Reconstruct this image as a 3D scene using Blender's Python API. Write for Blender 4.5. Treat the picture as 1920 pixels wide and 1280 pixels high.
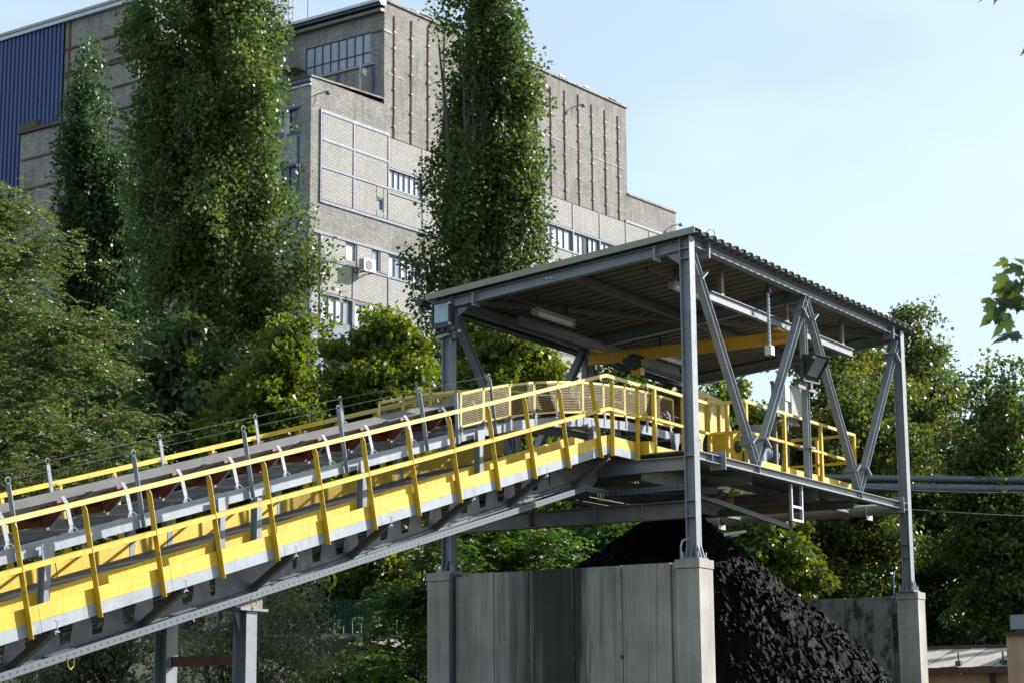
import bpy, math, random
import numpy as np
from mathutils import Vector, Matrix
for o in list(bpy.data.objects): bpy.data.objects.remove(o)
S = bpy.context.scene
COL = S.collection
R = math.radians
# ---------------------------------------------------------------- camera
YAW, PITCH, ROLL = R(31.308), R(10.882), R(-0.443)
CAM = Vector((-27.575, -13.495, 1.65))
fw = Vector((math.cos(PITCH)*math.cos(YAW), math.cos(PITCH)*math.sin(YAW), math.sin(PITCH)))
rt = Vector((math.sin(YAW), -math.cos(YAW), 0))
up = rt.cross(fw)
rt2 = math.cos(ROLL)*rt + math.sin(ROLL)*up
up2 = -math.sin(ROLL)*rt + math.cos(ROLL)*up
cd = bpy.data.cameras.new('camera'); cam = bpy.data.objects.new('camera', cd); COL.objects.link(cam)
cam.matrix_world = Matrix(((rt2.x, up2.x, -fw.x, CAM.x), (rt2.y, up2.y, -fw.y, CAM.y), (rt2.z, up2.z, -fw.z, CAM.z), (0, 0, 0, 1)))
cd.lens = 71.08; cd.sensor_width = 36; cd.clip_start = 0.1; cd.clip_end = 3000
cd.dof.use_dof = True; cd.dof.focus_distance = 29.0; cd.dof.aperture_fstop = 5.0
S.camera = cam
# ---------------------------------------------------------------- sky and sun
SUN_AZ, SUN_EL = R(-31), R(28)
to_sun = Vector((math.cos(SUN_EL)*math.cos(SUN_AZ), math.cos(SUN_EL)*math.sin(SUN_AZ), math.sin(SUN_EL)))
W = bpy.data.worlds.new('World'); S.world = W; W.use_nodes = True
wn = W.node_tree.nodes; wl = W.node_tree.links
sky = wn.new('ShaderNodeTexSky'); sky.sky_type = 'NISHITA'; sky.sun_disc = False
sky.sun_elevation = SUN_EL; sky.sun_rotation = math.pi/2 - SUN_AZ
sky.altitude = 250; sky.air_density = 1.0; sky.dust_density = 1.3; sky.ozone_density = 1.5
tcw = wn.new('ShaderNodeTexCoord'); mpw = wn.new('ShaderNodeMapping'); mpw.inputs['Scale'].default_value = (1.0, 1.6, 4.5); wl.new(tcw.outputs['Generated'], mpw.inputs[0])
nzw = wn.new('ShaderNodeTexNoise'); nzw.inputs['Scale'].default_value = 1.6; nzw.inputs['Detail'].default_value = 4; nzw.inputs['Roughness'].default_value = 0.45; wl.new(mpw.outputs[0], nzw.inputs['Vector'])
rpw = wn.new('ShaderNodeValToRGB'); rpw.color_ramp.elements[0].position = 0.35; rpw.color_ramp.elements[0].color = (0.26,)*3+(1,); rpw.color_ramp.elements[1].position = 0.80; rpw.color_ramp.elements[1].color = (0.55,)*3+(1,); wl.new(nzw.outputs[0], rpw.inputs[0])
mxw = wn.new('ShaderNodeMix'); mxw.data_type = 'RGBA'; wl.new(rpw.outputs[0], mxw.inputs[0]); wl.new(sky.outputs[0], mxw.inputs[6]); mxw.inputs[7].default_value = (11.2, 13.4, 14.4, 1)      # thin high cloud veil
wl.new(mxw.outputs[2], wn['Background'].inputs[0]); wn['Background'].inputs[1].default_value = 0.070
sl = bpy.data.lights.new('sun', 'SUN'); sl.energy = 5.0; sl.angle = R(0.53); sl.color = (1, 0.962, 0.905)
so = bpy.data.objects.new('sun', sl); COL.objects.link(so); so.rotation_euler = to_sun.to_track_quat('Z', 'Y').to_euler(); so.location = (10, -30, 40)
S.view_settings.view_transform = 'Standard'; S.view_settings.look = 'None'; S.view_settings.gamma = 1; S.view_settings.exposure = 0.98
S.view_settings.use_curve_mapping = False
S.cycles.use_denoising = True; S.cycles.max_bounces = 8; S.cycles.transparent_max_bounces = 8
rng = random.Random(7); npr = np.random.default_rng(11)

# ---------------------------------------------------------------- materials
def nodes(name):
    m = bpy.data.materials.new(name); m.use_nodes = True
    nt = m.node_tree; return m, nt.nodes, nt.links, nt.nodes['Principled BSDF']
def N(n, t, **kw):
    x = n.new(t)
    for k, v in kw.items(): setattr(x, k, v)
    return x
def ramp(n, l, src, stops):
    r = n.new('ShaderNodeValToRGB'); e = r.color_ramp.elements
    while len(e) < len(stops): e.new(0.5)
    for i, (p, c) in enumerate(stops): e[i].position = p; e[i].color = (*c, 1) if len(c) == 3 else c
    l.new(src, r.inputs[0]); return r
def mixc(n, l, fac, a, b, mode='MIX'):
    x = n.new('ShaderNodeMix'); x.data_type = 'RGBA'; x.blend_type = mode
    for i, v in ((0, fac), (6, a), (7, b)):
        if hasattr(v, 'is_output'): l.new(v, x.inputs[i])
        elif i == 0: x.inputs[0].default_value = v
        else: x.inputs[i].default_value = (*v, 1)
    return x.outputs[2]
def coords(n, l, kind='Object', scale=(1, 1, 1)):
    tc = n.new('ShaderNodeTexCoord'); mp = n.new('ShaderNodeMapping'); l.new(tc.outputs[kind], mp.inputs[0])
    mp.inputs['Scale'].default_value = scale; return mp.outputs[0]
def noise(n, l, vec, scale, detail=6, rough=0.6):
    t = n.new('ShaderNodeTexNoise'); l.new(vec, t.inputs['Vector']); t.inputs['Scale'].default_value = scale
    t.inputs['Detail'].default_value = detail; t.inputs['Roughness'].default_value = rough; return t.outputs[0]
def bump(n, l, b, h, s=0.3, d=0.02):
    x = n.new('ShaderNodeBump'); x.inputs['Strength'].default_value = s; x.inputs['Distance'].default_value = d
    l.new(h, x.inputs['Height']); l.new(x.outputs[0], b.inputs['Normal'])
def paint(name, col, rough=0.45, var=0.18, metal=0.0, dirt=0.25, dirtcol=(0.06, 0.05, 0.04), streak=True, rust=0.0):
    m, n, l, b = nodes(name)
    v = coords(n, l)
    a = noise(n, l, v, 3.0); big = ramp(n, l, a, [(0.3, tuple(c*(1-var) for c in col)), (0.7, tuple(min(1, c*(1+var*0.6)) for c in col))]).outputs[0]
    v2 = coords(n, l, 'Object', (6, 6, 0.7) if streak else (5, 5, 5))
    d = ramp(n, l, noise(n, l, v2, 2.2, 8, 0.7), [(0.52, (0, 0, 0)), (0.78, (dirt,)*3)]).outputs[0]
    c = mixc(n, l, d, big, dirtcol)
    if rust > 0:
        rr1 = ramp(n, l, noise(n, l, v, 11.0, 6, 0.75), [(0.58, (0, 0, 0)), (0.68, (rust,)*3)]).outputs[0]; c = mixc(n, l, rr1, c, (0.085, 0.045, 0.026))
        rr2 = ramp(n, l, noise(n, l, coords(n, l, 'Object', (1.2, 1.2, 1.2)), 1.4, 7, 0.7), [(0.44, (0, 0, 0)), (0.68, (rust*.8,)*3)]).outputs[0]; c = mixc(n, l, rr2, c, tuple(k*.45 for k in col))
    l.new(c, b.inputs['Base Color'])
    r = ramp(n, l, noise(n, l, v, 9.0), [(0.3, (rough*0.8,)*3), (0.7, (min(1, rough*1.3),)*3)]); l.new(r.outputs[0], b.inputs['Roughness'])
    b.inputs['Metallic'].default_value = metal
    bump(n, l, b, noise(n, l, v, 40.0), 0.06, 0.004)
    return m
STEEL = paint('grey_blue_steel_paint', (0.235, 0.265, 0.30), 0.42, 0.12, 0, 0.35, rust=0.5)
STEEL_D = paint('grey_brown_steel_paint', (0.165, 0.16, 0.155), 0.55, 0.2, 0, 0.5, rust=0.5)
STEEL_L = paint('pale_grey_channel_paint', (0.30, 0.335, 0.385), 0.45, 0.10, 0, 0.35, rust=0.5)
GALV = paint('galvanised_steel', (0.42, 0.46, 0.50), 0.4, 0.15, 0.5, 0.3)
YEL = paint('yellow_paint', (0.70, 0.455, 0.018), 0.48, 0.12, 0, 0.55, (0.09, 0.06, 0.02), rust=0.55)
YEL_R = paint('sunlit_yellow_paint', (0.60, 0.465, 0.12), 0.45, 0.1, 0, 0.2, (0.2, 0.12, 0.03))  # pale copy of the yellow, the sun's wash put into the colour
YEL_C = paint('crane_yellow_paint', (0.66, 0.36, 0.012), 0.4, 0.1, 0, 0.3)
TUBE = paint('tan_grey_tube_paint', (0.24, 0.21, 0.17), 0.6, 0.15, 0, 0.3)
STEEL_B = paint('shaded_web_steel', (0.12, 0.14, 0.17), 0.5, 0.15, 0, 0.35)  # darker copy of the steel paint, shade under the walkway put into it
OLIVE = paint('dull_olive_mesh', (0.20, 0.145, 0.03), 0.6, 0.2, 0, 0.3)
RED = paint('red_brown_roller_paint', (0.20, 0.042, 0.03), 0.5, 0.25, 0, 0.3)
RUBBER = paint('grey_worn_rubber', (0.135, 0.128, 0.12), 0.75, 0.2, 0, 0.3, (0.03, 0.03, 0.03), False)
RUBBER_D = paint('shade_dark_rubber', (0.04, 0.038, 0.036), 0.7, 0.2, 0, 0.3)  # belt rubber darkened, the shade on the return belt put into its colour
BLACKP = paint('black_plastic', (0.02, 0.021, 0.024), 0.4, 0.2, 0, 0.2)
DARKG = paint('dark_grey_metal', (0.06, 0.065, 0.07), 0.5, 0.2, 0, 0.3)
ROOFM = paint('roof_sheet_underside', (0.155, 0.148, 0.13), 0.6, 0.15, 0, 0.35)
FASC = paint('olive_grey_flashing', (0.27, 0.255, 0.21), 0.5, 0.15, 0, 0.3)
WHITE = paint('white_plastic', (0.72, 0.70, 0.66), 0.4, 0.08, 0, 0.3)
GREYP = paint('light_grey_plastic', (0.29, 0.29, 0.28), 0.5, 0.1, 0, 0.25)
BFRAME = paint('blue_window_frame', (0.075, 0.125, 0.205), 0.5, 0.2, 0, 0.4)
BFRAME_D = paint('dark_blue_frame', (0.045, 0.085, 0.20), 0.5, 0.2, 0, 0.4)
BLUE = paint('blue_ribbed_cladding', (0.014, 0.048, 0.165), 0.42, 0.15, 0, 0.3)
GREEN = paint('green_sheet', (0.012, 0.085, 0.058), 0.5, 0.2, 0, 0.3)
RUST = paint('rusty_steel', (0.15, 0.075, 0.045), 0.8, 0.4, 0, 0.6)
BROWN = paint('brown_sheet_trim', (0.07, 0.035, 0.025), 0.6, 0.25, 0, 0.4)
GREENM = paint('grey_green_ladder_paint', (0.16, 0.22, 0.18), 0.5, 0.2, 0, 0.3)
PLASTER = paint('tan_plaster', (0.42, 0.30, 0.19), 0.9, 0.2, 0, 0.5, (0.1, 0.07, 0.05))
SLATE = paint('weathered_corrugated_sheet', (0.42, 0.39, 0.35), 0.8, 0.15, 0, 0.4)
PIPE = paint('grey_green_pipe', (0.085, 0.115, 0.125), 0.35, 0.15, 0.2, 0.3)
BARK = paint('bark', (0.075, 0.062, 0.05), 0.9, 0.35, 0, 0.5)
CURT = paint('pale_curtain', (0.55, 0.58, 0.62), 0.8, 0.12, 0, 0.1)

def brick(name, plane, col, mortar, var=0.28, stain=0.72, bw=0.27, bh=0.088):
    m, n, l, b = nodes(name)
    tc = n.new('ShaderNodeTexCoord'); sp = n.new('ShaderNodeSeparateXYZ'); cb = n.new('ShaderNodeCombineXYZ')
    l.new(tc.outputs['Object'], sp.inputs[0]); l.new(sp.outputs[0 if plane == 'x' else 1], cb.inputs[0]); l.new(sp.outputs[2], cb.inputs[1])
    t = n.new('ShaderNodeTexBrick'); l.new(cb.outputs[0], t.inputs[0])
    t.inputs['Color1'].default_value = (*[c*(1+var*0.5) for c in col], 1); t.inputs['Color2'].default_value = (*[c*(1-var) for c in col], 1)
    t.inputs['Mortar'].default_value = (*mortar, 1); t.inputs['Scale'].default_value = 1; t.inputs['Mortar Size'].default_value = 0.014
    t.inputs['Brick Width'].default_value = bw; t.inputs['Row Height'].default_value = bh; t.inputs['Bias'].default_value = -0.2
    nb = noise(n, l, cb.outputs[0], 0.55, 8, 0.7); st = ramp(n, l, nb, [(0.45, (0, 0, 0)), (0.75, (stain,)*3)]).outputs[0]
    c1 = mixc(n, l, st, t.outputs[0], tuple(c*0.35 for c in col))
    mp = n.new('ShaderNodeMapping'); l.new(cb.outputs[0], mp.inputs[0]); mp.inputs['Scale'].default_value = (2.4, 0.22, 1)
    ns = noise(n, l, mp.outputs[0], 1.6, 7, 0.75); st2 = ramp(n, l, ns, [(0.50, (0, 0, 0)), (0.72, (stain*0.9,)*3)]).outputs[0]
    c2 = mixc(n, l, st2, c1, tuple(c*0.25 for c in mortar)); l.new(c2, b.inputs['Base Color']); b.inputs['Roughness'].default_value = 0.9
    bump(n, l, b, t.outputs['Fac'], -0.5, 0.02) if False else bump(n, l, b, t.outputs['Color'], 0.4, 0.02)
    return m
BR_X = brick('beige_brick_front', 'x', (0.335, 0.322, 0.292), (0.115, 0.108, 0.098)); BR_Y = brick('beige_brick_side', 'y', (0.335, 0.322, 0.292), (0.115, 0.108, 0.098))
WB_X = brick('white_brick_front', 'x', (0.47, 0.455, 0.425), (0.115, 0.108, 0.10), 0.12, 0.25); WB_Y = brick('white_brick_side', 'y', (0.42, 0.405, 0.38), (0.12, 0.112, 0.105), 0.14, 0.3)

def concrete(name, soot):
    m, n, l, b = nodes(name)
    v = coords(n, l)
    base = ramp(n, l, noise(n, l, v, 1.3, 8, 0.65), [(0.3, (0.28, 0.262, 0.232)), (0.7, (0.46, 0.435, 0.395))]).outputs[0]
    v2 = coords(n, l, 'Object', (7, 7, 0.35))
    st = ramp(n, l, noise(n, l, v2, 1.3, 8, 0.7), [(0.45, (0, 0, 0)), (0.75, (0.55,)*3)]).outputs[0]
    c = mixc(n, l, st, base, (0.17, 0.155, 0.135))
    if soot:                                            # coal soot washed down the middle of the wall
        tc = n.new('ShaderNodeTexCoord'); sp = n.new('ShaderNodeSeparateXYZ'); l.new(tc.outputs['Object'], sp.inputs[0])
        ad = n.new('ShaderNodeMath'); ad.operation = 'MULTIPLY_ADD'; l.new(noise(n, l, v2, 0.9, 4, 0.6), ad.inputs[0]); ad.inputs[1].default_value = 1.5; l.new(sp.outputs[1], ad.inputs[2])
        s = ramp(n, l, ad.outputs[0], [(0.0, (0, 0, 0)), (0.01, (0, 0, 0))]); e = s.color_ramp.elements
        mr = n.new('ShaderNodeMapRange'); l.new(ad.outputs[0], mr.inputs[0]); mr.inputs[1].default_value = -0.1; mr.inputs[2].default_value = 2.5
        s = ramp(n, l, mr.outputs[0], [(0.12, (0, 0, 0)), (0.22, (0.93,)*3), (0.50, (0.88,)*3), (0.82, (0, 0, 0))])
        c = mixc(n, l, s.outputs[0], c, (0.022, 0.021, 0.021)); st3 = ramp(n, l, noise(n, l, coords(n, l, 'Object', (9, 9, 0.22)), 1.7, 8, 0.75), [(0.52, (0, 0, 0)), (0.66, (0.6,)*3)]).outputs[0]; c = mixc(n, l, st3, c, (0.075, 0.072, 0.068))
    sp2 = ramp(n, l, noise(n, l, v, 14, 3, 0.5), [(0.70, (0, 0, 0)), (0.78, (0.8 if soot else 0.6,)*3)]).outputs[0]
    c = mixc(n, l, sp2, c, (0.09, 0.085, 0.08)); l.new(c, b.inputs['Base Color']); b.inputs['Roughness'].default_value = 0.88
    bump(n, l, b, noise(n, l, v, 22, 8, 0.7), 0.35, 0.02); return m
CONC = concrete('weathered_concrete', False); CONC_S = concrete('sooty_concrete', True)
def spatter(name):
    m, n, l, b = nodes(name); v = coords(n, l)
    base = ramp(n, l, noise(n, l, v, 1.1, 8), [(0.3, (0.16, 0.155, 0.145)), (0.7, (0.27, 0.26, 0.24))]).outputs[0]
    s = ramp(n, l, noise(n, l, coords(n, l, 'Object', (1, 1, 0.5)), 5, 6, 0.7), [(0.48, (0, 0, 0)), (0.60, (0.9,)*3)]).outputs[0]
    l.new(mixc(n, l, s, base, (0.025, 0.025, 0.025)), b.inputs['Base Color']); b.inputs['Roughness'].default_value = 0.9
    bump(n, l, b, noise(n, l, v, 18, 8), 0.3, 0.02); return m
CONC_C = spatter('coal_spattered_concrete')
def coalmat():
    m, n, l, b = nodes('shade_black_coal'); v = coords(n, l)
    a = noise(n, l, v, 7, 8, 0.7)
    l.new(ramp(n, l, a, [(0.3, (0.002, 0.002, 0.0024)), (0.7, (0.0052, 0.005, 0.005))]).outputs[0], b.inputs['Base Color'])  # near-black base, with the shade under canopy and platform put into the colour
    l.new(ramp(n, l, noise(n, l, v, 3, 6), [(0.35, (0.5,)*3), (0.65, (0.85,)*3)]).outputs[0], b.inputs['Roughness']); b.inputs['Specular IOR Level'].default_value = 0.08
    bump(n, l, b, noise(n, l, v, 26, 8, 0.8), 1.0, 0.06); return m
COAL = coalmat()
def leafmat(name, dark, mid, light, trans, rough=0.38):
    m, n, l, b = nodes(name)
    at = n.new('ShaderNodeAttribute'); at.attribute_name = 'tint'
    c = ramp(n, l, at.outputs['Fac'], [(0.0, dark), (0.5, mid), (1.0, light)]).outputs[0]
    l.new(c, b.inputs['Base Color']); b.inputs['Roughness'].default_value = rough; b.inputs['Specular IOR Level'].default_value = 0.4
    tr = n.new('ShaderNodeBsdfTranslucent'); hs = n.new('ShaderNodeHueSaturation'); l.new(c, hs.inputs['Color']); hs.inputs['Hue'].default_value = 0.481; hs.inputs['Saturation'].default_value = 1.12; hs.inputs['Value'].default_value = 1.8
    l.new(hs.outputs[0], tr.inputs[0])
    mx = n.new('ShaderNodeMixShader'); mx.inputs[0].default_value = trans; l.new(b.outputs[0], mx.inputs[1]); l.new(tr.outputs[0], mx.inputs[2])
    l.new(mx.outputs[0], n['Material Output'].inputs[0]); return m
L_POP = leafmat('poplar_leaf', (0.042, 0.076, 0.022), (0.066, 0.108, 0.028), (0.115, 0.155, 0.04), 0.42, 0.42)
L_POPD = leafmat('shaded_poplar_leaf', (0.026, 0.056, 0.02), (0.038, 0.075, 0.022), (0.055, 0.10, 0.028), 0.36, 0.45)  # darker copy of the poplar leaf that carries the tree's shade in its colour
L_MAP = leafmat('maple_leaf', (0.055, 0.085, 0.014), (0.085, 0.125, 0.016), (0.15, 0.17, 0.02), 0.45, 0.42)
L_LOC = leafmat('locust_leaf', (0.04, 0.075, 0.02), (0.07, 0.108, 0.028), (0.14, 0.135, 0.05), 0.42, 0.45)
L_AIL = leafmat('ailanthus_leaf', (0.03, 0.075, 0.016), (0.05, 0.11, 0.018), (0.10, 0.13, 0.02), 0.4, 0.42)
L_WIL = leafmat('willow_leaf', (0.08, 0.105, 0.05), (0.14, 0.17, 0.085), (0.24, 0.27, 0.16), 0.25, 0.4)
L_WOOD = leafmat('woodland_leaf', (0.04, 0.072, 0.018), (0.07, 0.108, 0.022), (0.15, 0.135, 0.025), 0.42, 0.4)
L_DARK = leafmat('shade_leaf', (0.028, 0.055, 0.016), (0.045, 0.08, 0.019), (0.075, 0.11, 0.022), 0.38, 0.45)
def glass(name, col, rough):
    m, n, l, b = nodes(name); v = coords(n, l)
    d = ramp(n, l, noise(n, l, coords(n, l, 'Object', (3, 3, 0.5)), 1.5, 6), [(0.35, tuple(c*0.75 for c in col)), (0.65, col)]).outputs[0]
    l.new(d, b.inputs['Base Color']); b.inputs['Roughness'].default_value = rough; b.inputs['IOR'].default_value = 1.5; b.inputs['Specular IOR Level'].default_value = 0.8
    return m
PANE = glass('dusty_pane', (0.30, 0.36, 0.42), 0.18); PANE_D = glass('dark_pane', (0.03, 0.035, 0.04), 0.1); PANE_W = glass('curtained_pane', (0.66, 0.71, 0.74), 0.22)
def holes():
    m, n, l, b = nodes('perforated_tray'); v = coords(n, l)
    sp = n.new('ShaderNodeSeparateXYZ'); l.new(v, sp.inputs[0])
    def M(op, a, bb, c=None):
        x = n.new('ShaderNodeMath'); x.operation = op
        for i, q in enumerate((a, bb, c)):
            if q is None: continue
            if hasattr(q, 'is_output'): l.new(q, x.inputs[i])
            else: x.inputs[i].default_value = q
        return x.outputs[0]
    fr = M('FRACT', M('MULTIPLY', sp.outputs[0], 9.5), 0.0)
    a = M('LESS_THAN', fr, 0.33); zz = M('MULTIPLY', M('LESS_THAN', sp.outputs[2], -0.030), M('GREATER_THAN', sp.outputs[2], -0.055))
    l.new(mixc(n, l, M('MULTIPLY', a, zz), (0.085, 0.112, 0.14), (0.01, 0.012, 0.02)), b.inputs['Base Color']); b.inputs['Roughness'].default_value = 0.5
    return m
TRAY = holes()
def groundmat():
    m, n, l, b = nodes('yard_ground'); v = coords(n, l)
    l.new(ramp(n, l, noise(n, l, v, 0.6, 8), [(0.35, (0.022, 0.02, 0.016)), (0.55, (0.03, 0.034, 0.016)), (0.7, (0.025, 0.042, 0.014))]).outputs[0], b.inputs['Base Color']); b.inputs['Roughness'].default_value = 0.95
    bump(n, l, b, noise(n, l, v, 5, 8), 0.6, 0.1); return m
GROUND = groundmat()

# ---------------------------------------------------------------- mesh helpers
class MB:
    def __init__(s): s.v = []; s.f = []
    def add(s, vs, fs):
        k = len(s.v); s.v += [tuple(v) for v in vs]; s.f += [tuple(i+k for i in f) for f in fs]; return s
    def box(s, x0, x1, y0, y1, z0, z1):
        return s.add([(x0,y0,z0),(x1,y0,z0),(x1,y1,z0),(x0,y1,z0),(x0,y0,z1),(x1,y0,z1),(x1,y1,z1),(x0,y1,z1)],
                     [(0,3,2,1),(4,5,6,7),(0,1,5,4),(1,2,6,5),(2,3,7,6),(3,0,4,7)])
    def bar(s, p0, p1, w, h, up=(0,0,1), ow=0, oh=0):
        p0 = Vector(p0); p1 = Vector(p1); d = (p1-p0).normalized(); side = d.cross(Vector(up))
        if side.length < 1e-4: side = d.cross(Vector((1,0,0)))
        side.normalize(); u = side.cross(d)
        c = [side*(ow+sx*w/2)+u*(oh+sz*h/2) for sx, sz in ((-1,-1),(1,-1),(1,1),(-1,1))]
        return s.add([p0+q for q in c]+[p1+q for q in c], [(0,1,2,3),(7,6,5,4),(0,4,5,1),(1,5,6,2),(2,6,7,3),(3,7,4,0)])
    def ibeam(s, p0, p1, h, b, up=(0,0,1), tf=0.012, tw=0.008):
        s.bar(p0, p1, tw, h-2*tf, up); s.bar(p0, p1, b, tf, up, 0, h/2-tf/2); s.bar(p0, p1, b, tf, up, 0, -h/2+tf/2); return s
    def chan(s, p0, p1, h, b, sgn=1, up=(0,0,1), t=0.01):
        s.bar(p0, p1, t, h, up, -sgn*(b/2-t/2)); s.bar(p0, p1, b-t, t, up, sgn*t/2, h/2-t/2); s.bar(p0, p1, b-t, t, up, sgn*t/2, -h/2+t/2); return s
    def tube(s, p0, p1, r0, r1=None, n=10, cap=True):
        r1 = r0 if r1 is None else r1; p0 = Vector(p0); p1 = Vector(p1); d = (p1-p0).normalized()
        a = d.cross(Vector((0,0,1)));  a = d.cross(Vector((1,0,0))) if a.length < 1e-3 else a
        a.normalize(); b = d.cross(a); vs = []
        for p, r in ((p0, r0), (p1, r1)):
            for i in range(n):
                t = 2*math.pi*i/n; vs.append(p+a*(r*math.cos(t))+b*(r*math.sin(t)))
        fs = [(i, (i+1) % n, n+(i+1) % n, n+i) for i in range(n)]
        if cap: fs += [tuple(range(n-1, -1, -1)), tuple(range(n, 2*n))]
        return s.add(vs, fs)
    def path(s, pts, r, n=6):
        for a, b in zip(pts[:-1], pts[1:]): s.tube(a, b, r, r, n)
        return s
    def prism(s, poly, off):
        off = Vector(off); n = len(poly); vs = [Vector(p) for p in poly]+[Vector(p)+off for p in poly]
        return s.add(vs, [tuple(range(n-1, -1, -1)), tuple(range(n, 2*n))]+[(i, (i+1) % n, n+(i+1) % n, n+i) for i in range(n)])
    def sweep(s, prof, pts, closed=True):
        """prof: (y, n) pairs; pts: (x, z) path in a vertical plane; mitred joints"""
        n = len(prof); vs = []; m = len(pts)
        T = []
        for i in range(m):
            d0 = Vector((pts[i][0]-pts[i-1][0], pts[i][1]-pts[i-1][1])).normalized() if i > 0 else None
            d1 = Vector((pts[i+1][0]-pts[i][0], pts[i+1][1]-pts[i][1])).normalized() if i < m-1 else None
            d0 = d0 or d1; d1 = d1 or d0; t = (d0+d1).normalized(); k = 1/max(0.3, t.dot(d0)); T.append((-t.y*k, t.x*k))
        for (x, z), (nx, nz) in zip(pts, T):
            for (y, h) in prof: vs.append((x+nx*h, y, z+nz*h))
        fs = []
        for i in range(m-1):
            for j in range(n if closed else n-1):
                a = i*n+j; b = i*n+(j+1) % n; fs.append((a, b, b+n, a+n))
        if closed: fs += [tuple(range(n)), tuple(range((m-1)*n, m*n))[::-1]]
        return s.add(vs, fs)
    def mesh(s, name, mat, off=(0,0,0), smooth=False):
        me = bpy.data.meshes.new(name); o = Vector(off)
        me.from_pydata([tuple(Vector(v)-o) for v in s.v], [], s.f); me.materials.append(mat)
        import bmesh
        bm = bmesh.new(); bm.from_mesh(me); bmesh.ops.recalc_face_normals(bm, faces=bm.faces); bm.to_mesh(me); bm.free()
        if smooth:
            for p in me.polygons: p.use_smooth = True
        return me
    def build(s, name, mat, parent=None, off=None, smooth=False):
        if off is None: off = root_off(parent)
        return link(name, s.mesh(name, mat, off, smooth), parent)
def link(name, me, parent=None, mat4=None):
    o = bpy.data.objects.new(name, me); COL.objects.link(o); o.parent = parent
    if mat4 is not None: o.matrix_local = mat4
    return o
OFF = {}
def root_off(p):
    while p is not None and p.parent is not None: p = p.parent
    return OFF.get(p.name, Vector((0,0,0))) if p is not None else Vector((0,0,0))
def tag(o, label, cat, group=None, kind=None):
    o['label'] = label; o['category'] = cat
    if group: o['group'] = group
    if kind: o['kind'] = kind
    return o
def thing(name, label, cat, loc=(0,0,0), group=None, rz=0, local=False):
    o = bpy.data.objects.new(name, None); COL.objects.link(o); o.location = loc; o.rotation_euler = (0,0,rz)
    o.empty_display_size = 0.3; OFF[o.name] = Vector((0,0,0)) if local else Vector(loc); return tag(o, label, cat, group)
def dup(o, parent, mat4):
    c = o.copy(); COL.objects.link(c); c.parent = parent; c.matrix_local = mat4
    for ch in o.children:
        d = ch.copy(); COL.objects.link(d); d.parent = c; d.matrix_local = ch.matrix_local.copy()
    return c
def Tm(x, y, z): return Matrix.Translation((x, y, z))
# ---------------------------------------------------------------- ground: yard with a bank rising behind the conveyor
def terrain(x, y):
    t = max(0.0, min(1.0, (y-6.0-0.12*max(0, x-6))/11.0)); b = 4.0*t*t*(3-2*t)
    t2 = max(0.0, min(1.0, (x-22)/10.0)); b = max(b, 2.5*t2*t2*(3-2*t2))
    return b
gx = sorted(set([-600, -300, -150, -90] + list(range(-60, 100, 2)) + [120, 180, 300, 600]))
gy = sorted(set([-600, -300, -150, -80] + list(range(-50, 90, 2)) + [120, 180, 300, 600]))
gv = [(x, y, terrain(x, y)+(0.12*math.sin(x*1.3)*math.cos(y*1.7) if y > 7 else 0)) for y in gy for x in gx]
gf = [(j*len(gx)+i, j*len(gx)+i+1, (j+1)*len(gx)+i+1, (j+1)*len(gx)+i) for j in range(len(gy)-1) for i in range(len(gx)-1)]
gm = bpy.data.meshes.new('ground'); gm.from_pydata(gv, [], gf); gm.materials.append(GROUND)
go = link('ground', gm); go['kind'] = 'structure'

# ---------------------------------------------------------------- tall brick plant building (local frame: x along the lit front, y into the block)
BO, BA = (41.994, 39.246, 0), R(-4.4607)
bld = thing('brick_building', 'tall pale brick industrial building with blue framed panels and rusty vertical ribs', 'building', BO, rz=BA, local=True)
def quads_with_openings(rect, ops, place, depth, name, mat, parent):
    a0, a1, z0, z1 = rect
    A = sorted(set([a0, a1]+[v for o in ops for v in o[:2] if a0 < v < a1])); Z = sorted(set([z0, z1]+[v for o in ops for v in o[2:] if z0 < v < z1]))
    m = MB()
    for i in range(len(A)-1):
        for j in range(len(Z)-1):
            ca, cz = (A[i]+A[i+1])/2, (Z[j]+Z[j+1])/2
            if any(o[0] < ca < o[1] and o[2] < cz < o[3] for o in ops): continue
            m.add([place(A[i], 0, Z[j]), place(A[i+1], 0, Z[j]), place(A[i+1], 0, Z[j+1]), place(A[i], 0, Z[j+1])], [(0, 1, 2, 3)])
    for o in ops:
        q = [(o[0], o[2]), (o[1], o[2]), (o[1], o[3]), (o[0], o[3])]
        for k in range(4):
            (p, r), (s, t) = q[k], q[(k+1) % 4]
            m.add([place(p, 0, r), place(s, 0, t), place(s, depth, t), place(p, depth, r)], [(0, 1, 2, 3)])
    return m.build(name, mat, parent)
FR = lambda a, d, z: (a, d, z)                       # front: plane y = 0, depth goes +y
def SD(x0): return lambda a, d, z: (x0+d, a, z)      # side: plane x = x0, depth goes +x
def place_box(pl, a0, a1, d0, d1, z0, z1):
    p, q = pl(a0, d0, z0), pl(a1, d1, z1)
    return MB().box(min(p[0], q[0]), max(p[0], q[0]), min(p[1], q[1]), max(p[1], q[1]), z0, z1)
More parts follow.
